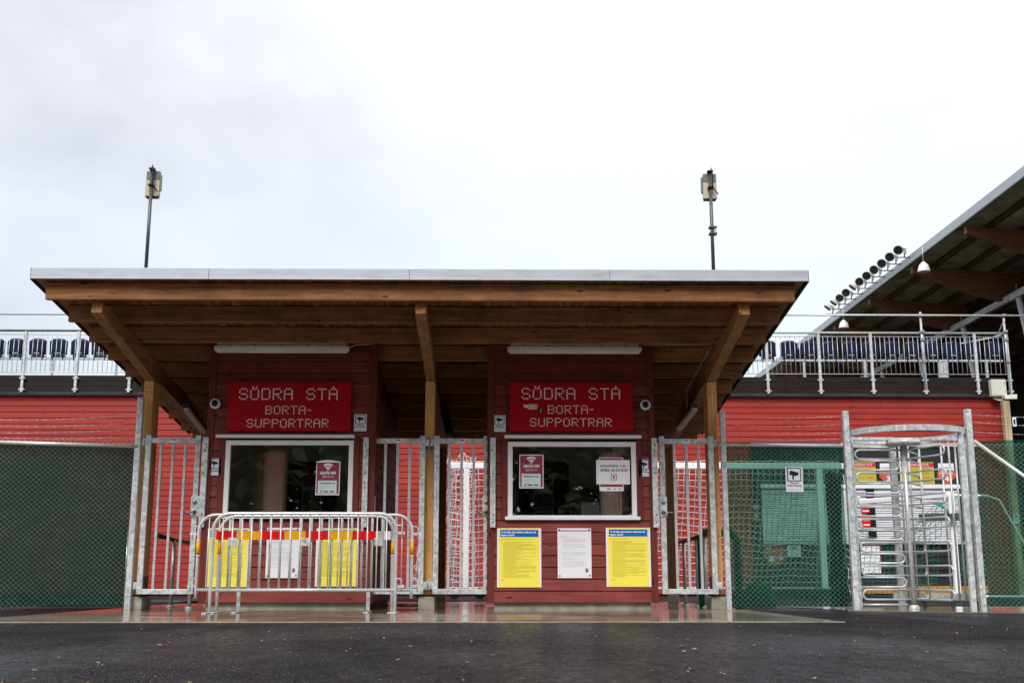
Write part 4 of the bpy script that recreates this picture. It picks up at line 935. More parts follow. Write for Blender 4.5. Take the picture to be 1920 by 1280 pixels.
# ================================================================== MESH FENCES
def chain(parent, A, B, z0f, z1f, name='chain_link'):
    A = Vector(A); B = Vector(B); d = B - A; ln = d.length; d.normalize(); a = 0.0165; b = MB()
    n = int(ln / (2 * a)); hz = 0.031
    for i in range(n):
        c = (i + 0.5) * 2 * a; s = 1 if i % 2 else -1
        z0 = z0f(c / ln); z1 = z1f(c / ln); m = int((z1 - z0) / hz); pts = []
        base = math.floor(z0 / hz)
        for k in range(m + 1):
            ss = s * (1 if (k + base) % 2 else -1)
            q = A + d * (c + ss * a * 1.02); pts.append((q.x, q.y + 0.002 * ss, (base + k) * hz + z0 * 0 ))
        b.tube(pts, 0.0021, 3)
    o = b.build(name, 'chain', parent, kind='stuff'); return o
def screen(parent, A, B, z0f, z1f, m, back=0.02, seed=1, nx=36):
    rnd = random.Random(seed); A = Vector(A); B = Vector(B); vs = []; nz_ = 10
    ph = [rnd.uniform(0, 6) for _ in range(4)]
    for j in range(nz_ + 1):
        for i in range(nx + 1):
            u = i / nx; v = j / nz_
            p = A.lerp(B, u); z = z0f(u) + (z1f(u) - z0f(u)) * v
            w = 0.012 * math.sin(u * 9 + ph[0] + v * 2) + 0.008 * math.sin(u * 23 + ph[1] - v * 5)
            vs.append((p.x, p.y + back + 0.02 + w, z))
    b = MB(); n = nx + 1
    b.add(vs, [(j * n + i, j * n + i + 1, (j + 1) * n + i + 1, (j + 1) * n + i) for j in range(nz_) for i in range(nx)], True)
    b.build('windbreak_fabric', m, parent)
def barbs(parent, A, B, zs, y_sag=0.01):
    A = Vector(A); B = Vector(B)
    for za, zb in zs:
        b = MB(); pts = []
        n = 16
        for i in range(n + 1):
            u = i / n; p = A.lerp(B, u); pts.append((p.x, p.y, za + (zb - za) * u - 0.03 * math.sin(math.pi * u) + random.uniform(-0.003, 0.003)))
        b.tube(pts, 0.0022, 3)
        L_ = (B - A).length; k = int(L_ / 0.11)
        for i in range(k):
            u = (i + random.random() * 0.4) / k; p = A.lerp(B, u); z = za + (zb - za) * u - 0.03 * math.sin(math.pi * u)
            for s in (-1, 1): b.tube([(p.x - 0.014, p.y - 0.008, z - s * 0.012), (p.x + 0.014, p.y + 0.008, z + s * 0.012)], 0.0016, 3)
        b.build('barbed_wire', 'galv', parent)
FY = 15.0
def left_fence():
    xr = PX(238, 1120, FY); A = (PX(-60, 1000, 14.45), 14.45, 0); Bp = (xr, 15.02, 0)
    t = thing('chain_link_fence', 'chain-link fence with dark green windbreak left of the canopy', 'fence', (xr, FY, 0))
    zb = lambda u: 0.055 + 0.015 * u; zt = lambda u: PZ(120, 822, 14.8) + 0.01 * u
    chain(t, A, Bp, zb, zt); 
    zt2 = lambda u: PZ(120, 832, 14.8) + (0.06 * max(0, u - .5)); screen(t, A, (PX(231, 1120, FY), 15.02, 0), lambda u: 0.05, zt2, 'screen_dark', seed=3)
    a = Vector((A[0], A[1] - 0.03, PZ(0, 829, 14.5))); c = Vector((xr + 0.06, 14.98, PZ(248, 837, 15.0)))
    MB().tube([a, c], 0.024, 12).build('top_rail', 'galv_tube', t)
    for px_, w, z1p in ((249, 0.075, 770),):
        x = PX(px_, 1000, 15.0) 
        MB().box(x - w / 2 - 0.0, x + w / 2, 14.95, 15.03, 0.006, PZ(262, 745, 15.0)).build('post', 'galv', t, bevel=0.006)
    x = PX(241, 1000, 15.0); MB().tube([(x, 14.98, 0.01), (x, 14.98, 1.0)], 0.010, 6).build('drop_bolt', 'steel', t)
    barbs(t, (A[0], A[1], 0), (xr + 0.08, 15.0, 0), [(PZ(0, 787, 14.5), PZ(250, 777, 15)), (PZ(0, 799, 14.5), PZ(250, 791, 15)), (PZ(0, 811, 14.5), PZ(250, 803, 15)), (PZ(0, 820, 14.5), PZ(250, 817, 15))])
left_fence()
def mid_fence():
    x0 = PX(1352, 1000, FY); x1 = PX(1588, 1000, FY)
    t = thing('chain_link_fence', 'chain-link fence with green windbreak between the canopy and the turnstile', 'fence', (x0, FY, 0))
    A = (x0 + 0.05, FY, 0); Bp = (x1 + 0.0, FY, 0)
    f0 = lambda u: 0.05; f1 = lambda u: PZ(1450, 830, FY)
    chain(t, A, Bp, f0, f1); screen(t, A, Bp, f0, lambda u: PZ(1450, 828, FY), 'screen', seed=5)
    MB().tube([(x0, FY - 0.03, PZ(1355, 834, FY)), (x1, FY - 0.03, PZ(1585, 836, FY))], 0.022, 12).build('top_rail', 'galv_tube', t)
    for px_, w in ((1361.5, 0.065), (1597, 0.075)):
        x = PX(px_, 1000, FY); MB().box(x - w / 2, x + w / 2, FY - 0.05, FY + 0.03, 0.0, PZ(px_, 771, FY)).build('post', 'galv', t, bevel=0.006)
    # bunched fabric fold at the right
    b = MB()
    for k in range(5):
        x = x1 - 0.06 - 0.035 * k; b.tube([(x + 0.01 * math.sin(z * 5 + k), FY + 0.05 + 0.01 * (k % 2), z) for z in [0.04 + i * 0.17 for i in range(11)]], 0.022, 7)
    b.build('fabric_fold', 'screen_dark', t)
    barbs(t, (x0, FY, 0), (x1, FY, 0), [(PZ(1360, 780, FY), PZ(1590, 780, FY)), (PZ(1360, 794, FY), PZ(1590, 796, FY)), (PZ(1360, 808, FY), PZ(1590, 811, FY)), (PZ(1360, 820, FY), PZ(1590, 822, FY))])
mid_fence()
camera_sign(1473, 1505.5, 875, 921.5, FY - 0.06, 'white camera surveillance sign wired to the fence beside the turnstile')
def right_fence():
    x0 = PX(1838, 1000, 14.9); A = (x0, 14.9, 0); Bp = (x0 + 1.6, 14.55, 0)
    t = thing('chain_link_fence', 'chain-link fence with green windbreak and slanting brace right of the turnstile', 'fence', (x0, 14.9, 0))
    chain(t, A, Bp, lambda u: 0.06, lambda u: PZ(1850, 822, 14.8)); screen(t, (A[0] + 0.06, A[1], 0), Bp, lambda u: 0.05, lambda u: PZ(1850, 824, 14.8), 'screen', seed=8)
    x = PX(1831, 1000, 14.9); MB().box(x - 0.04, x + 0.035, 14.84, 14.92, 0.0, PZ(1820, 768, 14.9)).build('post', 'galv', t, bevel=0.006)
    a = P(1826, 826, 14.86); c = P(1935, 903, 14.6); c = a + (c - a) * 2.2
    MB().tube([a, c], 0.024, 12).build('brace', 'galv_tube', t)
    barbs(t, (x, 14.9, 0), Bp, [(PZ(1825, 776, 14.9), PZ(1925, 782, 14.6) + 0.0), (PZ(1825, 790, 14.9), PZ(1925, 799, 14.6)), (PZ(1825, 808, 14.9), PZ(1925, 815, 14.6))])
right_fence()

# ================================================================== FULL-HEIGHT TURNSTILE
def turnstile():
    cy = 15.25; cx = PX(1704, 985, cy); r = 0.79; H = PZ(1704, 828, cy + r)
    t = thing('turnstile', 'full-height galvanised turnstile with round cage beside the green fence', 'turnstile', (cx, cy, 0))
    H = 2.235
    def ring(z0, z1, ro, ri, a0=0, a1=2 * math.pi, n=64):
        b = MB(); m = n + 1; vs = []
        for i in range(m):
            a = a0 + (a1 - a0) * i / n
            for rr, z in ((ro, z0), (ro, z1), (ri, z1), (ri, z0)): vs.append((cx + rr * math.cos(a), cy + rr * math.sin(a), z))
        b.add(vs, [(i * 4 + k, i * 4 + (k + 1) % 4, (i + 1) * 4 + (k + 1) % 4, (i + 1) * 4 + k) for i in range(n) for k in range(4)], False); return b
    ring(H, H + 0.075, r, r - 0.008).build('top_hoop', 'galv', t)
    ring(H - 0.004, H + 0.004, r - 0.009, r - 0.05).build('hoop_flange', 'galv', t)
    # crossing channel and bearing disc
    MB().box(cx - r + 0.02, cx + r - 0.02, cy - 0.05, cy + 0.05, H - 0.045, H - 0.006).build('cross_channel', 'galv', t, bevel=0.003)
    MB().box(cx - 0.05, cx + 0.05, cy + 0.051, cy + r - 0.05, H - 0.045, H - 0.006).build('cross_channel', 'galv', t, bevel=0.003)
    MB().lathe((cx, cy, H - 0.10), [(0.001, 0), (0.22, 0.0), (0.22, 0.05), (0.001, 0.05)], 28).build('bearing_disc', 'galv', t)
    # rotor
    col = MB().tube([(cx, cy, 0.03), (cx, cy, H - 0.1)], 0.034, 14).build('rotor_column', 'galv_tube', t)
    MB().lathe((cx, cy, 0.008), [(0.07, 0), (0.07, 0.02), (0.045, 0.05)], 16).build('floor_bearing', 'galv', t)
    dz = 0.303; zc = [0.187 + dz * i for i in range(7)]
    def loop(cxx, cyy, ang, z, r0, L_, hh, rad):
        d = Vector((math.cos(ang), math.sin(ang), 0)); o = Vector((cxx, cyy, z)); pts = [o + d * r0 + Vector((0, 0, hh))]
        for i in range(9):
            a = math.pi / 2 - math.pi * i / 8
            pts.append(o + d * (L_ - hh + hh * math.cos(a)) + Vector((0, 0, hh * math.sin(a))))
        pts.append(o + d * r0 - Vector((0, 0, hh)))
        return MB().tube(pts, rad, 8)
    for ang in (-65, 55, 180):
        for z in zc: loop(cx, cy, R(ang), z, 0.03, 0.655 if ang == 180 else 0.70, 0.061, 0.0125).build('arm_loop', 'galv_tube', t)
    # fixed comb from the left upright
    xl = PX(1604, 980, cy); 
    for i in range(7):
        z = 0.346 + dz * i
        if i == 0:
            MB().tube([(xl, cy, 0.06), (xl + 0.62, cy, 0.06)], 0.0135, 8).build('comb_bar', 'galv_tube', t); 
        loop(xl, cy, 0, z, 0.0, 0.62, 0.061, 0.0125).build('comb_loop', 'galv_tube', t)
    MB().box(xl - 0.05, xl + 0.012, cy - 0.06, cy + 0.03, 0.0, H - 0.0).build('upright', 'galv', t, bevel=0.005)
    # cage
    for a in (-42,):
        x, y = cx + (r - 0.03) * math.cos(R(a)), cy + (r - 0.03) * math.sin(R(a))
        MB().box(x - 0.035, x + 0.035, y - 0.03, y + 0.03, 0.0, H - 0.001).build('upright', 'galv', t, bevel=0.005)
    x, y = cx + (r - 0.03) * math.cos(R(82)), cy + (r - 0.03) * math.sin(R(82))
    MB().box(x - 0.045, x + 0.045, y - 0.03, y + 0.03, 0.0, H - 0.001).build('upright', 'galv', t, bevel=0.005)
    for a in (75, 66, 55, 31, 21, 11, 1, -9, -19):
        x, y = cx + (r - 0.03) * math.cos(R(a)), cy + (r - 0.03) * math.sin(R(a))
        MB().tube([(x, y, 0.11), (x, y, H)], 0.0135, 8).build('cage_bar', 'galv_tube', t)
    ring(0.11, 0.20, r, r - 0.008, R(-35), R(90), 24).build('bottom_band', 'galv', t)
    for a in (-20, 30, 60): 
        x, y = cx + (r - 0.03) * math.cos(R(a)), cy + (r - 0.03) * math.sin(R(a)); MB().box(x - 0.02, x + 0.02, y - 0.02, y + 0.02, 0.0, 0.11).build('foot', 'dark_tube', t)
    x, y = cx + r * math.cos(R(-20)), cy + r * math.sin(R(-20))
    MB().box(x - 0.05, x + 0.08, y - 0.05, y + 0.03, 1.07, 1.18).build('clamp_box', 'galv', t, bevel=0.004)
turnstile()

# ================================================================== RED TERRACE WALL BEHIND, DECK, RAILING, SEATS
WY = 27.5
XWL = -17.0; XWR = PX(1886, 760, WY)
ZW = PZ(900, 741, WY); ZD = PZ(900, 706, WY)
def terrace():
    t = thing('terrace_building', 'long red clapboard terrace building with railing on its deck', 'building', (0, WY, 0))
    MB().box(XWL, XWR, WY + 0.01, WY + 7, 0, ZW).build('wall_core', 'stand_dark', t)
    kx0, kx1, kz = PX(1407, 900, WY), PX(1836, 900, WY), PZ(1600, 833, WY)
    h = 0.142; z = 0.04; r = 0
    while z < ZW - 0.01:
        z1 = min(z + h, ZW); x = XWL + (-1.3 * (r % 3)); 
        while x < XWR - 0.05:
            x1 = x + random.uniform(4.2, 5.4); a, c = max(x, XWL), min(x1, XWR)
            if c > XWR - 0.8: c = XWR; x1 = XWR + 1
            if z < kz - 0.02:
                for aa, cc in ((a, min(c, kx0)), (max(a, kx1), c)):
                    if cc - aa > 0.02: clap(t, CL['wall_red'], aa, cc - 0.002, WY, z, min(z1, kz) if False else z1, d=0.03)
            else: clap(t, CL['wall_red'], a, c - 0.002, WY, z, z1, d=0.03)
            x = x1
        z = z1; r += 1
    # dark deck edge planks and black flashing
    n = 3; hh = (ZD - ZW - 0.05) / n
    for i in range(n):
        x = XWL
        while x < XWR:
            x1 = min(x + 4.8, XWR)
            MB().box(x, x1 - 0.004, WY - 0.075, WY + 0.0, ZW + 0.052 + i * hh, ZW + 0.05 + (i + 1) * hh - 0.004).build('deck_plank', 'deck_dark', t, bevel=0.003); x = x1
    MB().box(XWL, XWR, WY - 0.055, WY + 0.05, ZW + 0.0, ZW + 0.05).build('deck_backing', 'stand_dark', t)
    pr = [(WY - 0.078, ZW + 0.055), (WY - 0.13, ZW + 0.0), (WY - 0.13, ZW - 0.035), (WY - 0.036, ZW - 0.02)]
    b = MB(); vs = [(x, y, z) for x in (XWL, XWR) for y, z in pr]; b.add(vs, [(0, 1, 5, 4), (1, 2, 6, 5), (2, 3, 7, 6), (0, 3, 2, 1), (4, 5, 6, 7), (0, 4, 7, 3)])
    b.build('flashing', 'flash', t)
    MB().box(XWL, XWR, WY + 0.01, WY + 1.6, ZD - 0.1, ZD - 0.02).build('deck', 'deck_dark', t)
    # railing posts bolted to the deck edge
    ry = WY - 0.12; zt = PZ(900, 622, ry)
    posts = [PX(p, 660, ry) for p in (-53, 46.5, 146, 246, 345, 445, 545, 644, 744, 843, 943, 1042, 1142, 1241)] + [PX(p, 660, ry) for p in (1340, 1437.5, 1535.5, 1633.5, 1731, 1829, 1889)]
    for x in posts:
        p = MB().box(x - 0.03, x + 0.03, ry - 0.03, ry + 0.03, PZ(900, 737, ry), zt - 0.02).build('railing_post', 'galv', t, bevel=0.006)
        for zz in (712, 733):
            z = PZ(900, zz, ry); MB().box(x - 0.065, x + 0.065, ry - 0.035, ry + 0.05, z, z + 0.035).build('bracket', 'galv', p, bevel=0.003)
    z1, z0 = PZ(900, 629, ry), PZ(900, 699.5, ry)
    for xa, xb in ((XWL, PX(600, 660, ry)), (PX(600, 660, ry), PX(1889, 660, ry))):
        MB().tube([(xa, ry, zt), (xb, ry, zt)], 0.028, 10).build('top_rail', 'dark_tube' if xa < -10 else 'galv_tube', t)
        MB().tube([(xa, ry, z1), (xb, ry, z1)], 0.011, 6).build('mid_rail', 'galv_tube', t)
        MB().tube([(xa, ry, z0), (xb, ry, z0)], 0.011, 6).build('mid_rail', 'galv_tube', t)
    bar = MB().tube([(0, ry, z0), (0, ry, z1)], 0.0072, 5).mesh('railing_bar', 'galv_tube', Vector((0, WY, 0)))
    for pa, pb in ((-300, 1335), (1335, 1888)):
        n = int((pb - pa) / 8.9)
        for i in range(n):
            link('railing_bar', bar, t, loc=(PX(pa + (i + .5) * 8.9, 660, ry), 0, 0))
    # return rail at the right end
    xe = PX(1889, 660, ry); MB().tube([(xe, ry, zt), (xe - 0.1, ry + 0.5, zt), (xe - 0.75, ry + 1.5, zt + 0.0), (xe - 0.85, ry + 1.6, zt - 0.5)], 0.024, 8).build('return_rail', 'galv_tube', t)
    # rail that carries the seats
    sy = WY + 0.75; zs = PZ(900, 674.5, sy)
    for xa, xb in ((XWL, PX(290, 660, sy)), (PX(1330, 660, sy), PX(1878, 660, sy))):
        MB().box(xa, xb, sy - 0.03, sy + 0.03, zs - 0.02, zs + 0.03).build('seat_rail', 'galv', t)
    for p in (98, 218, 1508, 1622, 1768, 1850, -20):
        x = PX(p, 690, sy); w = 0.03 if p != 1768 else 0.12
        MB().box(x - w, x + w, sy - 0.02, sy + 0.02, ZD - 0.02, zs - 0.02).build('seat_rail_leg', 'galv', t)
    return sy, zs
SY, ZS = terrace()
def make_seat():
    """origin on the carrying rail; seen from behind"""
    t = thing('stadium_seat', 'x', 'seat', (0, 0, 0), 'navy plastic seats along the terrace rail')
    b = MB(); n = 6; m = 8
    def sect(v):
        z = 0.10 + 0.40 * v; y = -0.05 - 0.02 * v; w = 0.215 + 0.012 * v
        if v > 0.8: w -= 0.045 * ((v - 0.8) / 0.2) ** 2
        return y, z, w
    vs = []
    for side in (0, 1):
        for j in range(n + 1):
            y, z, w = sect(j / n)
            for i in range(m + 1):
                u = -1 + 2 * i / m
                zz = z - (0.035 * abs(u) ** 4 if j == n else 0)
                vs.append((u * w, y + 0.045 * u * u + side * 0.022, zz))
    k = m + 1; o = (n + 1) * k
    fs = [(j * k + i, j * k + i + 1, (j + 1) * k + i + 1, (j + 1) * k + i) for j in range(n) for i in range(m)] + [(o + j * k + i, o + (j + 1) * k + i, o + (j + 1) * k + i + 1, o + j * k + i + 1) for j in range(n) for i in range(m)]
    fs += [(n * k + i, n * k + i + 1, o + n * k + i + 1, o + n * k + i) for i in range(m)] + [(i, o + i, o + i + 1, i + 1) for i in range(m)]
    fs += [(j * k, (j + 1) * k, o + (j + 1) * k, o + j * k) for j in range(n)] + [(j * k + m, o + j * k + m, o + (j + 1) * k + m, (j + 1) * k + m) for j in range(n)]
    b.add(vs, fs, True); b.build('backrest', 'seat', t)
    MB().box(-0.13, 0.13, -0.03, 0.30, 0.05, 0.10).build('seat_pan', 'seat', t, bevel=0.02)
    for s in (-1, 1):
        MB().lathe((s * 0.13, 0.0, -0.03), [(0.03, 0), (0.038, 0.05), (0.036, 0.15), (0.02, 0.17)], 10).build('hinge_cup', 'seat', t)
    MB().box(-0.07, 0.07, -0.075, -0.035, 0.125, 0.14).build('hinge_pin', 'galv', t)
    return t
def ordinal(i): return ['first', 'second', 'third', 'fourth', 'fifth', 'sixth', 'seventh', 'eighth', 'ninth', 'tenth', 'eleventh', 'twelfth'][i]
seat0 = make_seat()
lefts = [-8, 30.5, 71, 109.5, 149.5, 188]
rights = [1863.5, 1824, 1785.5, 1747.5, 1709.5, 1671, 1633, 1594.5, 1556.5, 1518, 1479, 1439]
for i, p in enumerate(lefts):
    o = seat0 if i == 0 else copy_tree(seat0, (0, 0, 0))
    o.location = (PX(p, 660, SY), SY, ZS); o['label'] = '%s navy plastic seat from the left on the terrace left of the canopy' % ordinal(i)
for i, p in enumerate(rights):
    o = copy_tree(seat0, (PX(p, 660, SY), SY, ZS)); o['label'] = '%s navy plastic seat from the right end of the terrace right of the canopy' % ordinal(i)

def scaffold():
    y = WY - 0.2
    t = thing('scaffold_rail', 'scaffold tubes rising above the terrace railing', 'scaffold', (PX(1728, 660, y), y, ZD))
    z = PZ(1700, 591, y)
    MB().tube([(PX(1340, 590, y), y, z), (PX(1990, 590, y), y, z)], 0.024, 10).build('tube', 'galv_tube', t)
    for p0, p1, pb in ((1345, 586, 730), (1727, 584, 730), (1883, 588, 735)):
        x = PX(p0, 590, y); MB().tube([(x, y + 0.05, PZ(p0, pb, y)), (x, y + 0.05, PZ(p0, p1, y))], 0.027, 10).build('upright', 'galv_tube', t)
        for pz in (591, 621, 636, 677):
            zz = PZ(p0, pz, y); MB().box(x - 0.04, x + 0.045, y - 0.02, y + 0.07, zz - 0.03, zz + 0.035).build('coupler', 'steel', t, bevel=0.006)
    a = P(1883, 600, y); MB().tube([a, P(1868, 635, y + 1.2)], 0.018, 8).build('stay', 'galv_tube', t)
    t = thing('scaffold_rail', 'lone dark tube above the terrace railing left of the canopy', 'scaffold', (PX(60, 590, y), y, ZD))
    z = PZ(60, 589.5, y); MB().tube([(XWL, y, z), (PX(760, 590, y), y, z)], 0.013, 8).tube([(PX(755, 590, y), y + 0.04, z - 1.35), (PX(755, 590, y), y + 0.04, z + 0.05)], 0.024, 8).build('tube', 'dark_tube', t)
scaffold()
def ebox():
    y = WY - 0.13; x0, x1 = PX(1854, 730, y), PX(1882, 730, y); z1, z0 = PZ(1868, 713, y), PZ(1868, 744, y)
    t = thing('electrical_box', 'cream electrical box with cables at the right end of the terrace', 'electrical box', ((x0 + x1) / 2, y, z0))
    MB().box(x0, x1, y - 0.16, y, z0, z1).build('case', 'cream_box', t, bevel=0.01)
    MB().box(x0 + 0.03, x1 - 0.01, y - 0.168, y - 0.1605, z0 + 0.03, z1 - 0.02).build('door', 'cream_box', t, bevel=0.004)
    for u in (0.25, 0.75): MB().disc((x1 - 0.04, z0 + (z1 - z0) * u), 0.014, y - 0.176, y - 0.1685, 8).build('latch', 'black', t)
    for k in range(6):
        xx = x0 + 0.06 + 0.05 * k; MB().tube([(xx, y - 0.08, z0), (xx, y - 0.08, z0 - 0.05), (xx + 0.1, y - 0.1, z0 - 0.10 - 0.01 * k), (x1 + 0.05, y - 0.12, z0 - 0.02)], 0.007, 5).build('cable', 'paper', t)
    c = P(1892, 744, y - 0.2)
    t = thing('floodlight', 'small flat white floodlight beside the cream electrical box', 'floodlight', c)
    MB().hexa([c + Vector(v) for v in ((-.16, -.14, -.07), (.13, -.14, -.07), (.16, .1, -.02), (-.14, .1, -.02))], [c + Vector(v) for v in ((-.16, -.12, .03), (.15, -.12, .05), (.17, .12, .08), (-.14, .12, .06))]).build('case', 'cream_box', t, bevel=0.008)
    MB().box(c.x - 0.03, c.x + 0.03, c.y + 0.12, y + 0.1, c.z, c.z + 0.06).build('bracket', 'steel', t)
ebox()
def wooden_mast():
    y = WY - 0.35; x = PX(1897, 900, y)
    o = MB().box(x - 0.08, x + 0.08, y - 0.08, y + 0.08, 0, PZ(1897, 752, y)).build('wooden_pole', 'pale_post', bevel=0.01); tag(o, 'pale square wooden pole at the right end of the red wall', 'pole')
    y2 = y - 0.09; a, c = PX(1899, 800, y2), PX(1906, 800, y2)
    t = thing('small_sign', 'small white sign fixed high beside the pale pole', 'sign', (a, y2, PZ(1900, 800, y2)))
    MB().box(a, c, y2 - 0.01, y2, PZ(1900, 799, y2), PZ(1900, 782, y2)).build('plate', 'paper', t); MB().box(a + 0.02, c - 0.02, y2 - 0.012, y2 - 0.0105, PZ(1900, 795, y2), PZ(1900, 786, y2)).build('print', 'navy_ink', t)
    camera_sign(1900, 1911, 963, 981, y2 - 0.02, 'small camera surveillance sign seen through the green fence on the pale pole')
wooden_mast()

# ================================================================== KIOSK ROW IN THE WALL
def kiosk():
    y = WY - 0.05
    kx0, kx1, kz = PX(1407, 900, WY) + 0.003, PX(1836, 900, WY) - 0.003, PZ(1600, 833, WY)
    t = thing('kiosk', 'dark kiosk front with white roller shutters in the red wall', 'kiosk', ((kx0 + kx1) / 2, y, 0))
    MB().box(kx0, kx1, y, y + 0.045, 0.0, kz).build('front', 'kiosk', t)
    MB().box(kx0, kx1, y - 0.05, y - 0.002, kz - 0.06, kz + 0.03).build('head_trim', 'lamp_body', t, bevel=0.004)
    for a, c in ((1429, 1561), (1566, 1598), (1604, 1800)):
        x0, x1 = PX(a, 960, y), PX(c, 960, y); z1, z0 = PZ(1600, 916, y), PZ(1600, 1015, y)
        f = MB().box(x0, x1, y - 0.02, y - 0.002, z0, z1).build('shutter', 'shutter', t)
        n = int((z1 - z0) / 0.055); b = MB()
        for i in range(n):
            z = z0 + 0.03 + i * (z1 - z0 - 0.06) / n
            b.hexa([(x0 + 0.04, y - 0.05, z), (x1 - 0.04, y - 0.05, z), (x1 - 0.04, y - 0.0205, z), (x0 + 0.04, y - 0.0205, z)], [(x0 + 0.04, y - 0.026, z + 0.044), (x1 - 0.04, y - 0.026, z + 0.044), (x1 - 0.04, y - 0.0205, z + 0.044), (x0 + 0.04, y - 0.0205, z + 0.044)])
        b.build('shutter_slat', 'shutter', f, kind='stuff')
        MB().box(x0 - 0.02, x1 + 0.02, y - 0.09, y - 0.002, z1 + 0.002, z1 + 0.10).build('shutter_box', 'white', f, bevel=0.01)
        MB().box(x0 - 0.02, x1 + 0.02, y - 0.11, y - 0.002, z0 - 0.06, z0 - 0.002).build('counter_edge', 'lamp_body', f, bevel=0.005)
    MB().box(PX(1604, 1100, y), kx1, y - 0.03, y - 0.002, PZ(1600, 1112, y), PZ(1600, 1098, y)).build('ply_strip', 'ply', t)
    for i in range(5):
        z = PZ(1600, 1030 + 13 * i, y); MB().box(PX(1604, 1050, y), PX(1800, 1050, y), y - 0.02, y - 0.002, z, z + 0.02).build('front_batten', 'stand_dark', t)
    MB().box(PX(1623, 940, y), PX(1638, 940, y), y - 0.08, y - 0.055, PZ(1600, 1008, y), PZ(1600, 912, y)).build('shutter_guide', 'black', t)
    def plate(name, a, c, d, e_, m, label, cat, yy=y - 0.06, prints=()):
        x0, x1 = PX(a, 950, yy), PX(c, 950, yy); z1, z0 = PZ((a + c) / 2, d, yy), PZ((a + c) / 2, e_, yy)
        q = thing(name, label, cat, ((x0 + x1) / 2, yy, z0)); MB().box(x0, x1, yy - 0.01, yy, z0, z1).build('plate', m, q)
        return q, x0, x1, z0, z1, yy
    for a, c, lab in ((1600, 1646.5, 'yellow price board left of the red 3 sign'), (1692, 1756, 'yellow price board between the red 3 and 4 signs')):
        q, x0, x1, z0, z1, yy = plate('price_board', a, c, 866, 907, 'price_yellow', lab, 'price board')
        MB().box(x0, x1, yy - 0.014, yy - 0.0105, z1 - 0.11, z1 - 0.02).build('heading_strip', 'crimson', q)
        w = x1 - x0
        fit_text('SÖDRA STÅ', w * 0.7, 0.05, 'paper', q, (x0 + x1) / 2, yy - 0.016, z1 - 0.09)
        for r_, (s1, s2) in enumerate((('Inträde', '80kr'), ('Ungdom', '60kr'), ('Öppet', '60kr'), ('Påfyllt', '30kr'))):
            zz = z1 - 0.19 - 0.098 * r_
            fit_text(s1, w * 0.4, 0.05, 'yellow_ink', q, x0 + w * 0.3, yy - 0.0125, zz); fit_text(s2, w * 0.25, 0.05, 'crimson', q, x0 + w * 0.78, yy - 0.0125, zz)
    for a, c, num, lab in ((1648, 1690, '3', 'dark pennant sign behind the turnstile, its red pennant numbered three, left of the rotor column'), (1758, 1800, '4', 'dark pennant sign behind the turnstile cage, its red pennant numbered four')):
        q, x0, x1, z0, z1, yy = plate('pennant_sign', a, c, 862, 912, 'kiosk', lab, 'sign')
        w = x1 - x0; xc = (x0 + x1) / 2
        MB().box(x0 + w * .15, x1 - w * .15, yy - 0.014, yy - 0.0105, z1 - 0.26, z1 - 0.08).build('white_panel', 'paper', q)
        rows_print(q, x0 + w * .2, x1 - w * .2, z1 - 0.25, z1 - 0.14, 2, yy - 0.0145, 'ink', 4, 0.4, 0)
        MB().poly([(xc - w * .40, z1 - 0.27), (xc + w * .40, z1 - 0.27), (xc + w * .40, z1 - 0.40), (xc, z0 + 0.02), (xc - w * .40, z1 - 0.40)], yy - 0.014, yy - 0.0105).build('pennant', 'orange_red', q)
        fit_text('MASSA', w * 0.62, 0.055, 'paper', q, xc, yy - 0.016, z1 - 0.345); fit_text(num, w * 0.18, 0.12, 'paper', q, xc, yy - 0.016, z1 - 0.50, bold=0.004)
    q, x0, x1, z0, z1, yy = plate('menu_board', 1608, 1646, 1021, 1074, 'crimson', 'white menu board with red frame low behind the turnstile', 'notice')
    MB().box(x0, x1 - 0.03, yy - 0.014, yy - 0.0105, z0, z1 - 0.03).build('white_sheet', 'paper', q)
    for a, d, e_, lab in ((1615, 943, 961, 'small red notice with white squares on the shutter guide'), (1615, 969, 987, 'small red notice with a yellow dot on the shutter guide')):
        q, x0, x1, z0, z1, yy = plate('red_notice', a, a + 15, d, e_, 'stripe_red', lab, 'notice', yy=y - 0.09)
        MB().box(x0 + 0.03, x1 - 0.03, yy - 0.012, yy - 0.0105, z1 - 0.09, z1 - 0.03).build('mark', 'paper' if d < 960 else 'price_yellow', q)
        MB().box(x0 + 0.02, x1 - 0.02, yy - 0.012, yy - 0.0105, z0 + 0.03, z0 + 0.06).build('print', 'paper', q)
    # seen through the green fence
    q = thing('shield_sticker', 'large red shield sticker on the kiosk front behind the green fence', 'sticker', P(1453, 1060, y)); yy = y - 0.01
    pts = [(1434, 1020), (1471, 1020), (1472, 1045), (1469, 1053), (1461, 1059), (1453, 1060.5), (1445, 1059), (1438, 1052), (1434, 1044)]
    MB().poly([(PX(a, c, yy), PZ(a, c, yy)) for a, c in pts], yy - 0.012, yy).build('shield', 'orange_red', q)
    for a, c, d, e_, m in ((1441, 1452, 1042, 1052, 'pale_blue'), (1460, 1468, 1043, 1049, 'pale_blue'), (1438, 1444, 1024, 1032, 'lamp_body')):
        MB().box(PX(a, 1040, yy), PX(c, 1040, yy), yy - 0.015, yy - 0.0125, PZ(1450, e_, yy), PZ(1450, d, yy)).build('mark', m, q)
    q, x0, x1, z0, z1, yy = plate('sausage_sign', 1472.5, 1497, 1020, 1044, 'paper', 'white KORV sign on the kiosk front behind the green fence', 'sign')
    fit_text('KORV', (x1 - x0) * 0.7, 0.085, 'ink', q, (x0 + x1) / 2, yy - 0.012, z1 - 0.13, bold=0.004)
    rows_print(q, x0 + 0.05, x1 - 0.05, z0 + 0.05, z1 - 0.16, 3, yy - 0.0105, 'ink', 8, 0.35, 0)
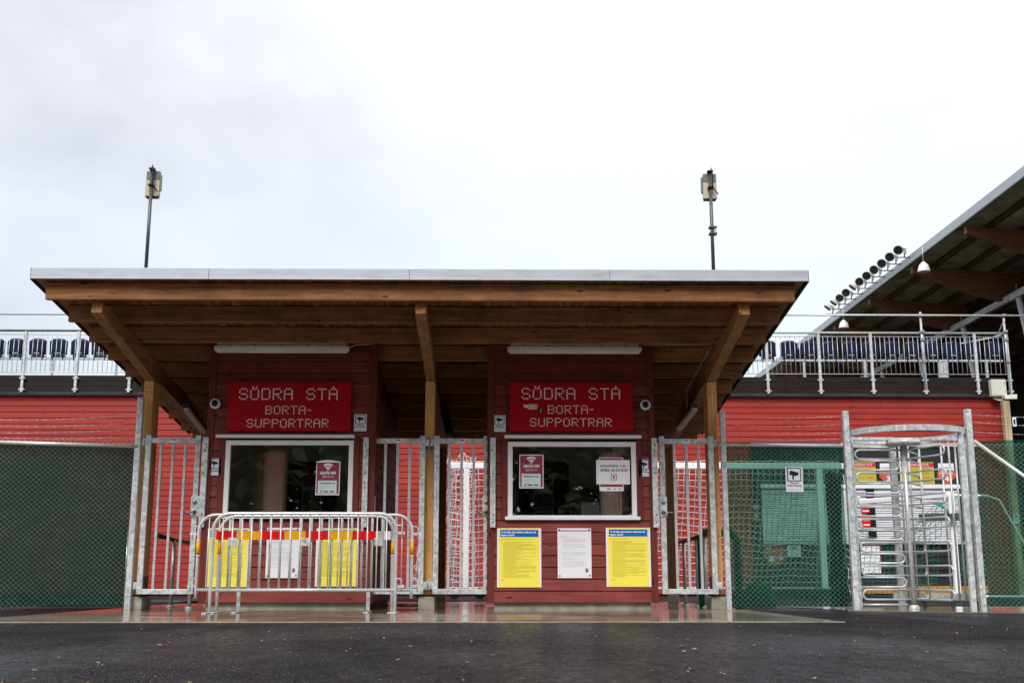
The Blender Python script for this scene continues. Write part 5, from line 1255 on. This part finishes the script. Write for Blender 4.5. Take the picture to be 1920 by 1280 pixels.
    q, x0, x1, z0, z1, yy = plate('small_notice', 1411, 1424, 943, 957, 'maroon', 'grey and maroon notice left of the kiosk shutter behind the green fence', 'notice'); MB().box(x0 + .03, x1 - .03, yy - .012, yy - .0105, z0 + .04, z1 - .04).build('print', 'lamp_body', q)
    q, x0, x1, z0, z1, yy = plate('small_notice', 1411, 1424, 961, 977, 'maroon', 'maroon notice with a yellow badge left of the kiosk shutter', 'notice'); MB().disc(((x0 + x1) / 2, (z0 + z1) / 2 + .03), 0.05, yy - 0.012, yy - 0.0105).build('badge', 'price_yellow', q)
kiosk()

# ================================================================== FOOTBALL GOALS
def netgrid(b, fn, nu, nv, rad=0.006, jit=0.012):
    rnd = random.Random(5); G_ = [[Vector(fn(i / nu, j / nv)) + Vector((rnd.uniform(-jit, jit), rnd.uniform(-jit, jit), rnd.uniform(-jit, jit))) for i in range(nu + 1)] for j in range(nv + 1)]
    for j in range(nv + 1): b.tube(G_[j], rad, 3)
    for i in range(nu + 1): b.tube([G_[j][i] for j in range(nv + 1)], rad, 3)
def goal_big():
    y = 23.5; xl = PX(874, 990, y); xr = PX(1541, 990, y); H = PZ(900, 879, y); z0 = 0.19
    t = thing('football_goal', 'large white football goal with white net stored behind the gates', 'goal', ((xl + xr) / 2, y, 0))
    for x in (xl, xr): MB().box(x - 0.06, x + 0.06, y - 0.06, y + 0.06, z0, H).build('goalpost', 'goal', t, bevel=0.02)
    MB().box(xl - 0.34, xr + 0.5, y - 0.06, y + 0.06, H + 0.002, H + 0.13).build('crossbar', 'goal', t, bevel=0.02)
    yb = y + 1.9
    for x in (xl - 0.3, xr + 0.35):
        MB().tube([(x, y, H + 0.05), (x - 0.05, y + 0.8, H + 0.12), (x, yb, z0)], 0.03, 8).build('net_stay', 'goal', t)
        MB().tube([(x, y, z0), (x, yb, z0)], 0.03, 8).build('side_base', 'goal', t)
    MB().tube([(xl - 0.3, yb, z0), (xr + 0.35, yb, z0)], 0.03, 8).build('rear_base', 'goal', t)
    b = MB()
    # net: slack drape before the posts and over the back
    netgrid(b, lambda u, v: (xl - 0.35 + (xr - xl + 0.85) * u, y + 0.35 + (yb - y - 0.35) * (1 - v) ** 1.5 * 0.9, z0 + (H + 0.20 - z0) * v - 0.10 * math.sin(u * 40) * v * (1 - v)), 68, 20, 0.0095)
    netgrid(b, lambda u, v: (xl - 0.85 + 0.5 * v + 1.05 * u * (1 - 0.5 * v), y - 0.35 + 0.15 * math.sin(u * 5), z0 + (H + 0.22 - z0) * v - 0.05 * math.sin(u * 9)), 7, 20, jit=0.03)
    netgrid(b, lambda u, v: (xr + 0.05 + 0.45 * u + 0.15 * (1 - v), y - 0.1 + 0.15 * math.sin(u * 5), z0 + (H + 0.12 - z0) * v - 0.3 * u), 5, 18, jit=0.03)
    # bunched net hanging beside the middle post
    netgrid(b, lambda u, v: (PX(776 + 26 * u * (1 - v * 0.75) + 22 * v, 1000, y), y - 0.2 + 0.05 * math.sin(v * 20), z0 + 1.75 * v), 5, 22, jit=0.04)
    b.build('net', 'net', t, kind='stuff')
    MB().tube([P(777, 1110, y), P(800, 868, y)], 0.014, 6).build('net_rope', 'net', t)
    for p in (852, 900):
        x = PX(p, 1110, y); MB().lathe((x, y - 0.1, 0.11), [(0.001, -0.03), (0.105, -0.03), (0.11, 0), (0.105, 0.03), (0.001, 0.03)], 18, 'y').build('wheel', 'black', t)
    x = PX(787, 1118, y); MB().lathe((x, y - 0.1, 0.10), [(0.001, -0.03), (0.095, -0.03), (0.10, 0), (0.095, 0.03), (0.001, 0.03)], 18, 'y').build('wheel', 'black', t)
    MB().box(PX(793, 1000, y), PX(801, 1000, y), y - 0.3, y - 0.22, PZ(797, 1000, y), PZ(797, 988, y)).build('net_clamp', 'black', t)
goal_big()
def goal_small():
    y = 22.6; x = PX(1789, 1020, y); H = PZ(1789, 928, y); xl = PX(1668, 1020, y)
    t = thing('football_goal', 'smaller white goal with green net behind the turnstile', 'goal', (x, y, 0))
    MB().box(x - 0.06, x + 0.06, y - 0.05, y + 0.05, 0.04, H + 0.06).build('goalpost', 'goal', t, bevel=0.02)
    MB().box(xl - 0.06, xl + 0.06, y + 2.2, y + 2.3, 0.04, H).build('goalpost', 'goal', t, bevel=0.02)
    MB().bar((x - 0.06, y, H), (xl, y + 2.25, H), 0.11, 0.11).build('crossbar', 'goal', t, bevel=0.02)
    MB().tube([(x, y, H), (x + 0.75, y + 0.1, H), (x + 1.0, y + 0.12, H - 0.08), (x + 1.55, y + 0.2, 0.9), (x + 1.75, y + 0.2, 0.05)], 0.022, 8).build('net_stay', 'goal', t)
    MB().tube([(x, y, 0.06), (x + 1.75, y + 0.2, 0.05)], 0.025, 8).build('side_base', 'goal', t)
    MB().bar((x - 0.7, y - 0.15, PZ(1740, 971, y)), (x + 0.45, y - 0.15, PZ(1800, 969, y)), 0.06, 0.14).build('weight_bar', 'dark_tube', t)
    b = MB(); netgrid(b, lambda u, v: (xl + (x - xl) * u, y + 2.25 * (1 - u) + 0.4 + 0.7 * (1 - v), 0.05 + (H - 0.05) * v * (0.75 + 0.25 * u) - 0.5 * v * math.sin(math.pi * u) * v), 18, 16, 0.006, 0.02)
    netgrid(b, lambda u, v: (x + 1.3 * u * (1 - 0.35 * v), y + 0.3, 0.06 + (H - 0.1) * v), 10, 14, 0.006, 0.03)
    b.tube([P(1757, 944, y), P(1772, 952, y), P(1785, 975, y)], 0.03, 5)
    b.build('net', 'net_green', t, kind='stuff')
goal_small()
# green tarp-covered bin and arch behind the middle fence
def green_hump():
    y = 17.2; c = P(1423, 1120, y)
    b = MB(); prof = [(0.24, 0.0), (0.25, 0.14), (0.21, 0.24), (0.14, 0.30), (0.06, 0.34), (0.02, 0.38)]
    b.lathe((c.x, c.y, 0.006), prof, 20)
    o = b.build('covered_heap', 'green_sheet'); tag(o, 'green domed cover on the ground behind the middle fence', 'cover')
    y = 16.2
    t = thing('barrier_arch', 'green painted tube arch behind the left end of the middle fence', 'barrier', (PX(1375, 1100, y), y, 0))
    xr = PX(1383, 1050, y); xl = xr - 0.5; zt = PZ(1370, 998, y)
    MB().tube([(xl, y, 0.0), (xl, y, zt - 0.1), (xl + 0.05, y, zt), (xr - 0.08, y, zt), (xr, y, zt - 0.1), (xr, y, 0.0)], 0.055, 10).build('arch_tube', 'green_sheet', t)
green_hump()

# ================================================================== ROOFED GRANDSTAND, RIGHT
def grandstand():
    e = P(1920, 312, 31.0); XE = e.x; ZE = e.z                    # roof edge line, parallel to the depth axis
    YA, YE = 24.0, 66.0; TL = math.tan(R(4.0)); WX = 11.0
    t = thing('grandstand', 'roofed grandstand with curved timber beams and grey roof edge', 'grandstand', (XE + 5, 45, 0))
    zr = lambda x: ZE - 0.16 - TL * (x - XE)
    MB().box(XE - 0.03, XE + 0.02, YA, YE, ZE - 0.30, ZE).build('roof_edge', 'fascia', t)
    MB().box(XE - 0.05, XE + 0.0, YA, YE, ZE - 0.36, ZE - 0.305).build('gutter', 'edge_dark', t)
    b = MB(); b.hexa([(XE + 0.02, YA, zr(XE)), (XE + WX, YA, zr(XE + WX)), (XE + WX, YE, zr(XE + WX)), (XE + 0.02, YE, zr(XE))], [(XE + 0.02, YA, zr(XE) + 0.15), (XE + WX, YA, zr(XE + WX) + 0.15), (XE + WX, YE, zr(XE + WX) + 0.15), (XE + 0.02, YE, zr(XE) + 0.15)])
    b.build('roof_deck', 'stand_deck', t)
    # sheet ribs and purlins under the deck
    b = MB(); yy = YA
    while yy < 60:
        b.hexa([(XE + 0.05, yy, zr(XE) - 0.03), (XE + WX, yy, zr(XE + WX) - 0.03), (XE + WX, yy + 0.05, zr(XE + WX) - 0.03), (XE + 0.05, yy + 0.05, zr(XE) - 0.03)], [(XE + 0.05, yy, zr(XE) - 0.001), (XE + WX, yy, zr(XE + WX) - 0.001), (XE + WX, yy + 0.05, zr(XE + WX) - 0.001), (XE + 0.05, yy + 0.05, zr(XE) - 0.001)]); yy += 0.2
    b.build('deck_rib', 'stand_deck', t, kind='stuff')
    for i in range(9):
        x = XE + 0.9 + i * 1.15; MB().box(x - 0.05, x + 0.05, YA, YE, zr(x) - 0.24, zr(x) - 0.031).build('purlin', 'purlin_green', t)
    for i in range(9):
        y = 30.55 + (i - 1) * 4.9 + 0.05
        prof = []
        n = 14
        for k in range(n + 1):
            u = k / n; x = XE + 0.08 + (WX - 0.2) * u
            d = 0.22 + 0.85 * math.sin(min(1, u / 0.34) * math.pi / 2) ** 1.3 - (0.45 * max(0, min(1, (u - 0.34) / 0.25)))
            prof.append((x, zr(x) - 0.245 - d))
        pts = [(x, z) for x, z in prof] + [(XE + WX - 0.12, zr(XE + WX) - 0.245), (XE + 0.08, zr(XE) - 0.245)]
        MB().poly(pts, y - 0.11, y + 0.11).build('roof_beam', 'stand_beam', t, bevel=0.01)
    # inner lighting rail, columns, back walls
    X2 = XE + 3.35; z2 = PZ(1920, 544, 38.7)
    MB().box(X2 - 0.07, X2 + 0.07, YA, YE, z2 - 0.12, z2 + 0.12).build('service_rail', 'galv', t)
    for i in range(8): MB().box(X2 - 0.11, X2 - 0.072, 31 + i * 4.4, 33.4 + i * 4.4, z2 - 0.13, z2 + 0.0).build('strip_light', 'lamp_body', t)
    for i in range(8):
        y = 29.5 + i * 4.9; MB().tube([(X2 + 1.5, y, 0), (X2 + 0.05, y, z2 - 0.12)], 0.11, 14).build('column', 'white', t)
        MB().tube([(X2, y, z2 + 0.12), (X2, y, zr(X2) - 0.9)], 0.02, 6).build('hanger', 'galv', t)
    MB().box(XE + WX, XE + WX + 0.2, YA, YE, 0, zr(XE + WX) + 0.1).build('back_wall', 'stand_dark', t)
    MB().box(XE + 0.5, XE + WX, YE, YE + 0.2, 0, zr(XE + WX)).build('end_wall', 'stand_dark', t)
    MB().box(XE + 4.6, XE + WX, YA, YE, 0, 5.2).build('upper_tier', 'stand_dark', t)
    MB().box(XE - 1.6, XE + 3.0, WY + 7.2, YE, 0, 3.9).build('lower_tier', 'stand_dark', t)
    # black tarpaulin bundled along the service rail
    b = MB(); n = 40; rows_ = 7; vs = []; rnd = random.Random(2)
    for i in range(n + 1):
        y = 33 + i * 0.55
        for j in range(rows_ + 1):
            v = j / rows_; vs.append((X2 + 0.3 + 0.25 * math.sin(i * 1.3 + j) + 0.9 * v, y + rnd.uniform(-.15, .15), z2 + 0.1 + 1.5 * v * (0.75 + 0.25 * math.sin(i * 0.7)) + 0.25 * math.sin(i * 2.1 + j * 1.7) * v))
    m = rows_ + 1; b.add(vs, [(i * m + j, i * m + j + 1, (i + 1) * m + j + 1, (i + 1) * m + j) for i in range(n) for j in range(rows_)], True)
    o = b.build('tarpaulin', 'tarp'); tag(o, 'crumpled black tarpaulin bundled along the grandstand service rail', 'tarpaulin')
    # pendant lamps
    for (px, py, Y, lab) in ((1732, 501, 38.3, 'bell-shaped white lamp hanging high under the grandstand roof'), (1582, 608, 47.5, 'bell-shaped white lamp hanging lower and farther under the grandstand roof')):
        c = P(px, py, Y); q = thing('pendant_lamp', lab, 'lamp', c, 'white bell lamps under the grandstand roof')
        MB().lathe((c.x, c.y, c.z - 0.16), [(0.21, 0.0), (0.20, 0.1), (0.15, 0.24), (0.07, 0.32), (0.03, 0.36), (0.001, 0.37)], 20).build('shade', 'white', q)
        MB().tube([(c.x, c.y, c.z + 0.2), (c.x, c.y, zr(c.x) - 0.03)], 0.015, 6).build('rod', 'galv', q)
    # floodlights along the roof edge
    for i in range(11):
        y = 40.2 + i * 0.91; x = XE - 0.43; z = ZE + 0.05
        q = thing('floodlight', '%s round floodlight from the near end of the row on the grandstand roof edge' % ordinal(i), 'floodlight', (x, y, z), 'round floodlights on the grandstand roof edge')
        tilt = R((35, 30, 20, 18, 15, 20, 60, 25, 45, 70, 80)[i]); ax = Vector((-math.cos(tilt) * 0.55, -math.cos(tilt), -0.55)).normalized()
        if i in (6, 9, 10): ax = Vector((-0.8, 0.1, -0.9)).normalized()
        c = Vector((x, y, z + 0.15)); u_ = ax.cross(Vector((0, 0, 1))).normalized(); w_ = ax.cross(u_)
        n = 18; prof = [(0.08, -0.15), (0.15, -0.08), (0.17, 0.0), (0.18, 0.04), (0.155, 0.04)]; vs = [c + ax * h_ + (u_ * math.cos(2 * math.pi * k / n) + w_ * math.sin(2 * math.pi * k / n)) * r_ for r_, h_ in prof for k in range(n)]
        b = MB(); b.add(vs, [(a * n + k, a * n + (k + 1) % n, (a + 1) * n + (k + 1) % n, (a + 1) * n + k) for a in range(len(prof) - 1) for k in range(n)], True); b.f.append(tuple(range(n))); b.sm.append(False)
        b.build('bowl', 'lamp_body', q)
        vs = [c + ax * 0.015 + (u_ * math.cos(2 * math.pi * k / n) + w_ * math.sin(2 * math.pi * k / n)) * 0.16 for k in range(n)]
        MB().add(vs, [tuple(range(n))]).build('lens', 'reflector', q)
        MB().tube([c - ax * 0.15, c + Vector((0.2, 0, 0.05)), (x + 0.24, y, z + 0.03), (x + 0.2, y, z - 0.12)], 0.022, 6).build('yoke', 'dark_tube', q)
        MB().box(x + 0.2, x + 0.28, y - 0.05, y + 0.05, z + 0.0, z + 0.2).build('ballast', 'steel', q)
        MB().tube([(x - 0.1, y, z - 0.14), (XE, y, z - 0.14)], 0.022, 6).build('bracket_arm', 'dark_tube', q)
grandstand()

# ================================================================== ANTENNA POLES ON THE CANOPY
def antenna(px, py0, py1, label, extra):
    y = 13.6; top = P(px[1], py1, y); base = Vector((PX(px[0], py0, y), y, zu(y) + 0.13))
    base.x = top.x
    t = thing('antenna_mast', label, 'antenna', base, 'antenna masts on the canopy roof')
    MB().tube([base, top], 0.022, 10).build('pole', 'dark_tube', t)
    hz = 0.30; w = 0.075
    zt = top.z - 0.02
    yb = y + 0.035
    MB().box(top.x - w - 0.01, top.x + w + 0.012, yb, yb + 0.06, zt - 0.325, zt - 0.115).build('radio_box', 'lamp_box', t, bevel=0.006)
    MB().box(top.x - w - 0.004, top.x + w + 0.008, yb - 0.002, yb + 0.062, zt - 0.113, zt).build('radio_box_top', 'lamp_green', t, bevel=0.006)
    MB().box(top.x - w, top.x + w, yb - 0.01, yb + 0.07, zt - 0.34, zt - 0.327).build('drip_lip', 'edge_dark', t)
    for zz in (zt + 0.01, zt - 0.20): MB().box(top.x - 0.035, top.x + 0.035, y - 0.035, yb, zz - 0.012, zz + 0.012).build('clamp', 'black', t, bevel=0.003)
    MB().tube([(top.x - 0.01, y - 0.02, zt - 0.03), (top.x + 0.01, y - 0.04, zt + 0.05), (top.x + 0.025, y - 0.04, zt - 0.05), (top.x + 0.02, y - 0.04, zt - 0.2), (top.x + 0.09, y - 0.02, zt - 0.29), (top.x + 0.07, y, zt - 0.26)], 0.007, 6).build('cable', 'black', t)
    MB().box(top.x + (w + 0.012) * extra[0], top.x + (w + 0.012) * extra[0] + 0.02 * extra[0], yb, yb + 0.04, zt - 0.25, zt - 0.05).build('side_module', 'lamp_green', t)
    if extra[1]:
        for p in (427, 439):
            zz = P(1338, p, y).z; MB().box(top.x - 0.04, top.x + 0.055, y - 0.04, y + 0.04, zz - 0.012, zz + 0.012).build('clamp_plate', 'dark_tube', t, bevel=0.003)
        zz = P(1338, 433, y).z; MB().box(top.x + 0.02, top.x + 0.05, y - 0.03, y + 0.03, zz - 0.03, zz + 0.03).build('clamp_block', 'lamp_box', t)
antenna((275, 286), 500, 316, 'antenna mast with cream radio box on the left of the canopy roof', (1, 0))
antenna((1340, 1331), 500, 321, 'antenna mast with cream radio box and mid clamp on the right of the canopy roof', (-1, 1))

# ================================================================== TREES BEHIND THE PHOTOGRAPHER (mirrored in the windows; far row added to shade booths)
def tree_mesh(seed, H, r):
    rnd = random.Random(seed); b = MB()
    for i in range(3400):
        v = rnd.random() ** 0.8; z = H * (0.16 + 0.84 * v); rr = r * (1 - v) ** 0.75 * math.sqrt(rnd.uniform(0.05, 1)) + 0.1; a = rnd.uniform(0, 6.28)
        if rnd.random() < 0.15: rr *= 1.25
        c = Vector((rr * math.cos(a), rr * math.sin(a), z - rr * 0.25)); s = rnd.uniform(0.2, 0.5)
        d1 = Vector((rnd.uniform(-1, 1), rnd.uniform(-1, 1), rnd.uniform(-.6, .3))).normalized() * s; d2 = d1.cross(Vector((rnd.uniform(-1, 1), rnd.uniform(-1, 1), 1))).normalized() * s * 0.55
        b.add([c - d1, c + d2, c + d1, c - d2], [(0, 1, 2, 3)])
    return b
def trees():
    lab = ['leftmost', 'second', 'third', 'fourth', 'fifth', 'sixth', 'rightmost']
    crowns = [tree_mesh(s, 15, 3.6).mesh('crown', 'foliage') for s in (1, 2)]
    tr = MB().tube([(0, 0, 0), (0.05, 0, 5), (0, 0.05, 12)], 0.19, 8, r2=0.04).mesh('trunk', 'bark')
    for i, (x, y, s) in enumerate(((-17, -12, 1.0), (-11, -14, 1.1), (-6, -12, 0.95), (-0.8, -14, 1.05), (4.6, -12.5, 1.0), (10, -14, 1.15), (15.5, -12, 0.95), (-14, -21, 1.5), (-8.5, -22, 1.55), (-3.2, -20, 1.45), (2, -22, 1.6), (7.3, -21, 1.45), (13, -22, 1.55), (-20, -20, 1.5), (19, -20, 1.45))):  # near row drawn in close, far row added, to cut low sky light
        t = thing('spruce_tree', ('%s spruce of the near row standing behind the camera' % lab[i]) if i < 7 else '%s tall spruce of the added far shading row behind the camera' % ordinal(i - 7), 'tree', (x, y, 0), 'spruces behind the camera')
        o = link('crown', crowns[i % 2], t, scale=(s, s, s)); o.rotation_euler = (0, 0, i * 1.1)
        link('trunk', tr, t, scale=(s, s, s))
trees()
print('booth', B1.x0, B1.x1, B2.x0, B2.x1, 'XL', XL, XR, 'ZW', ZW, ZD)
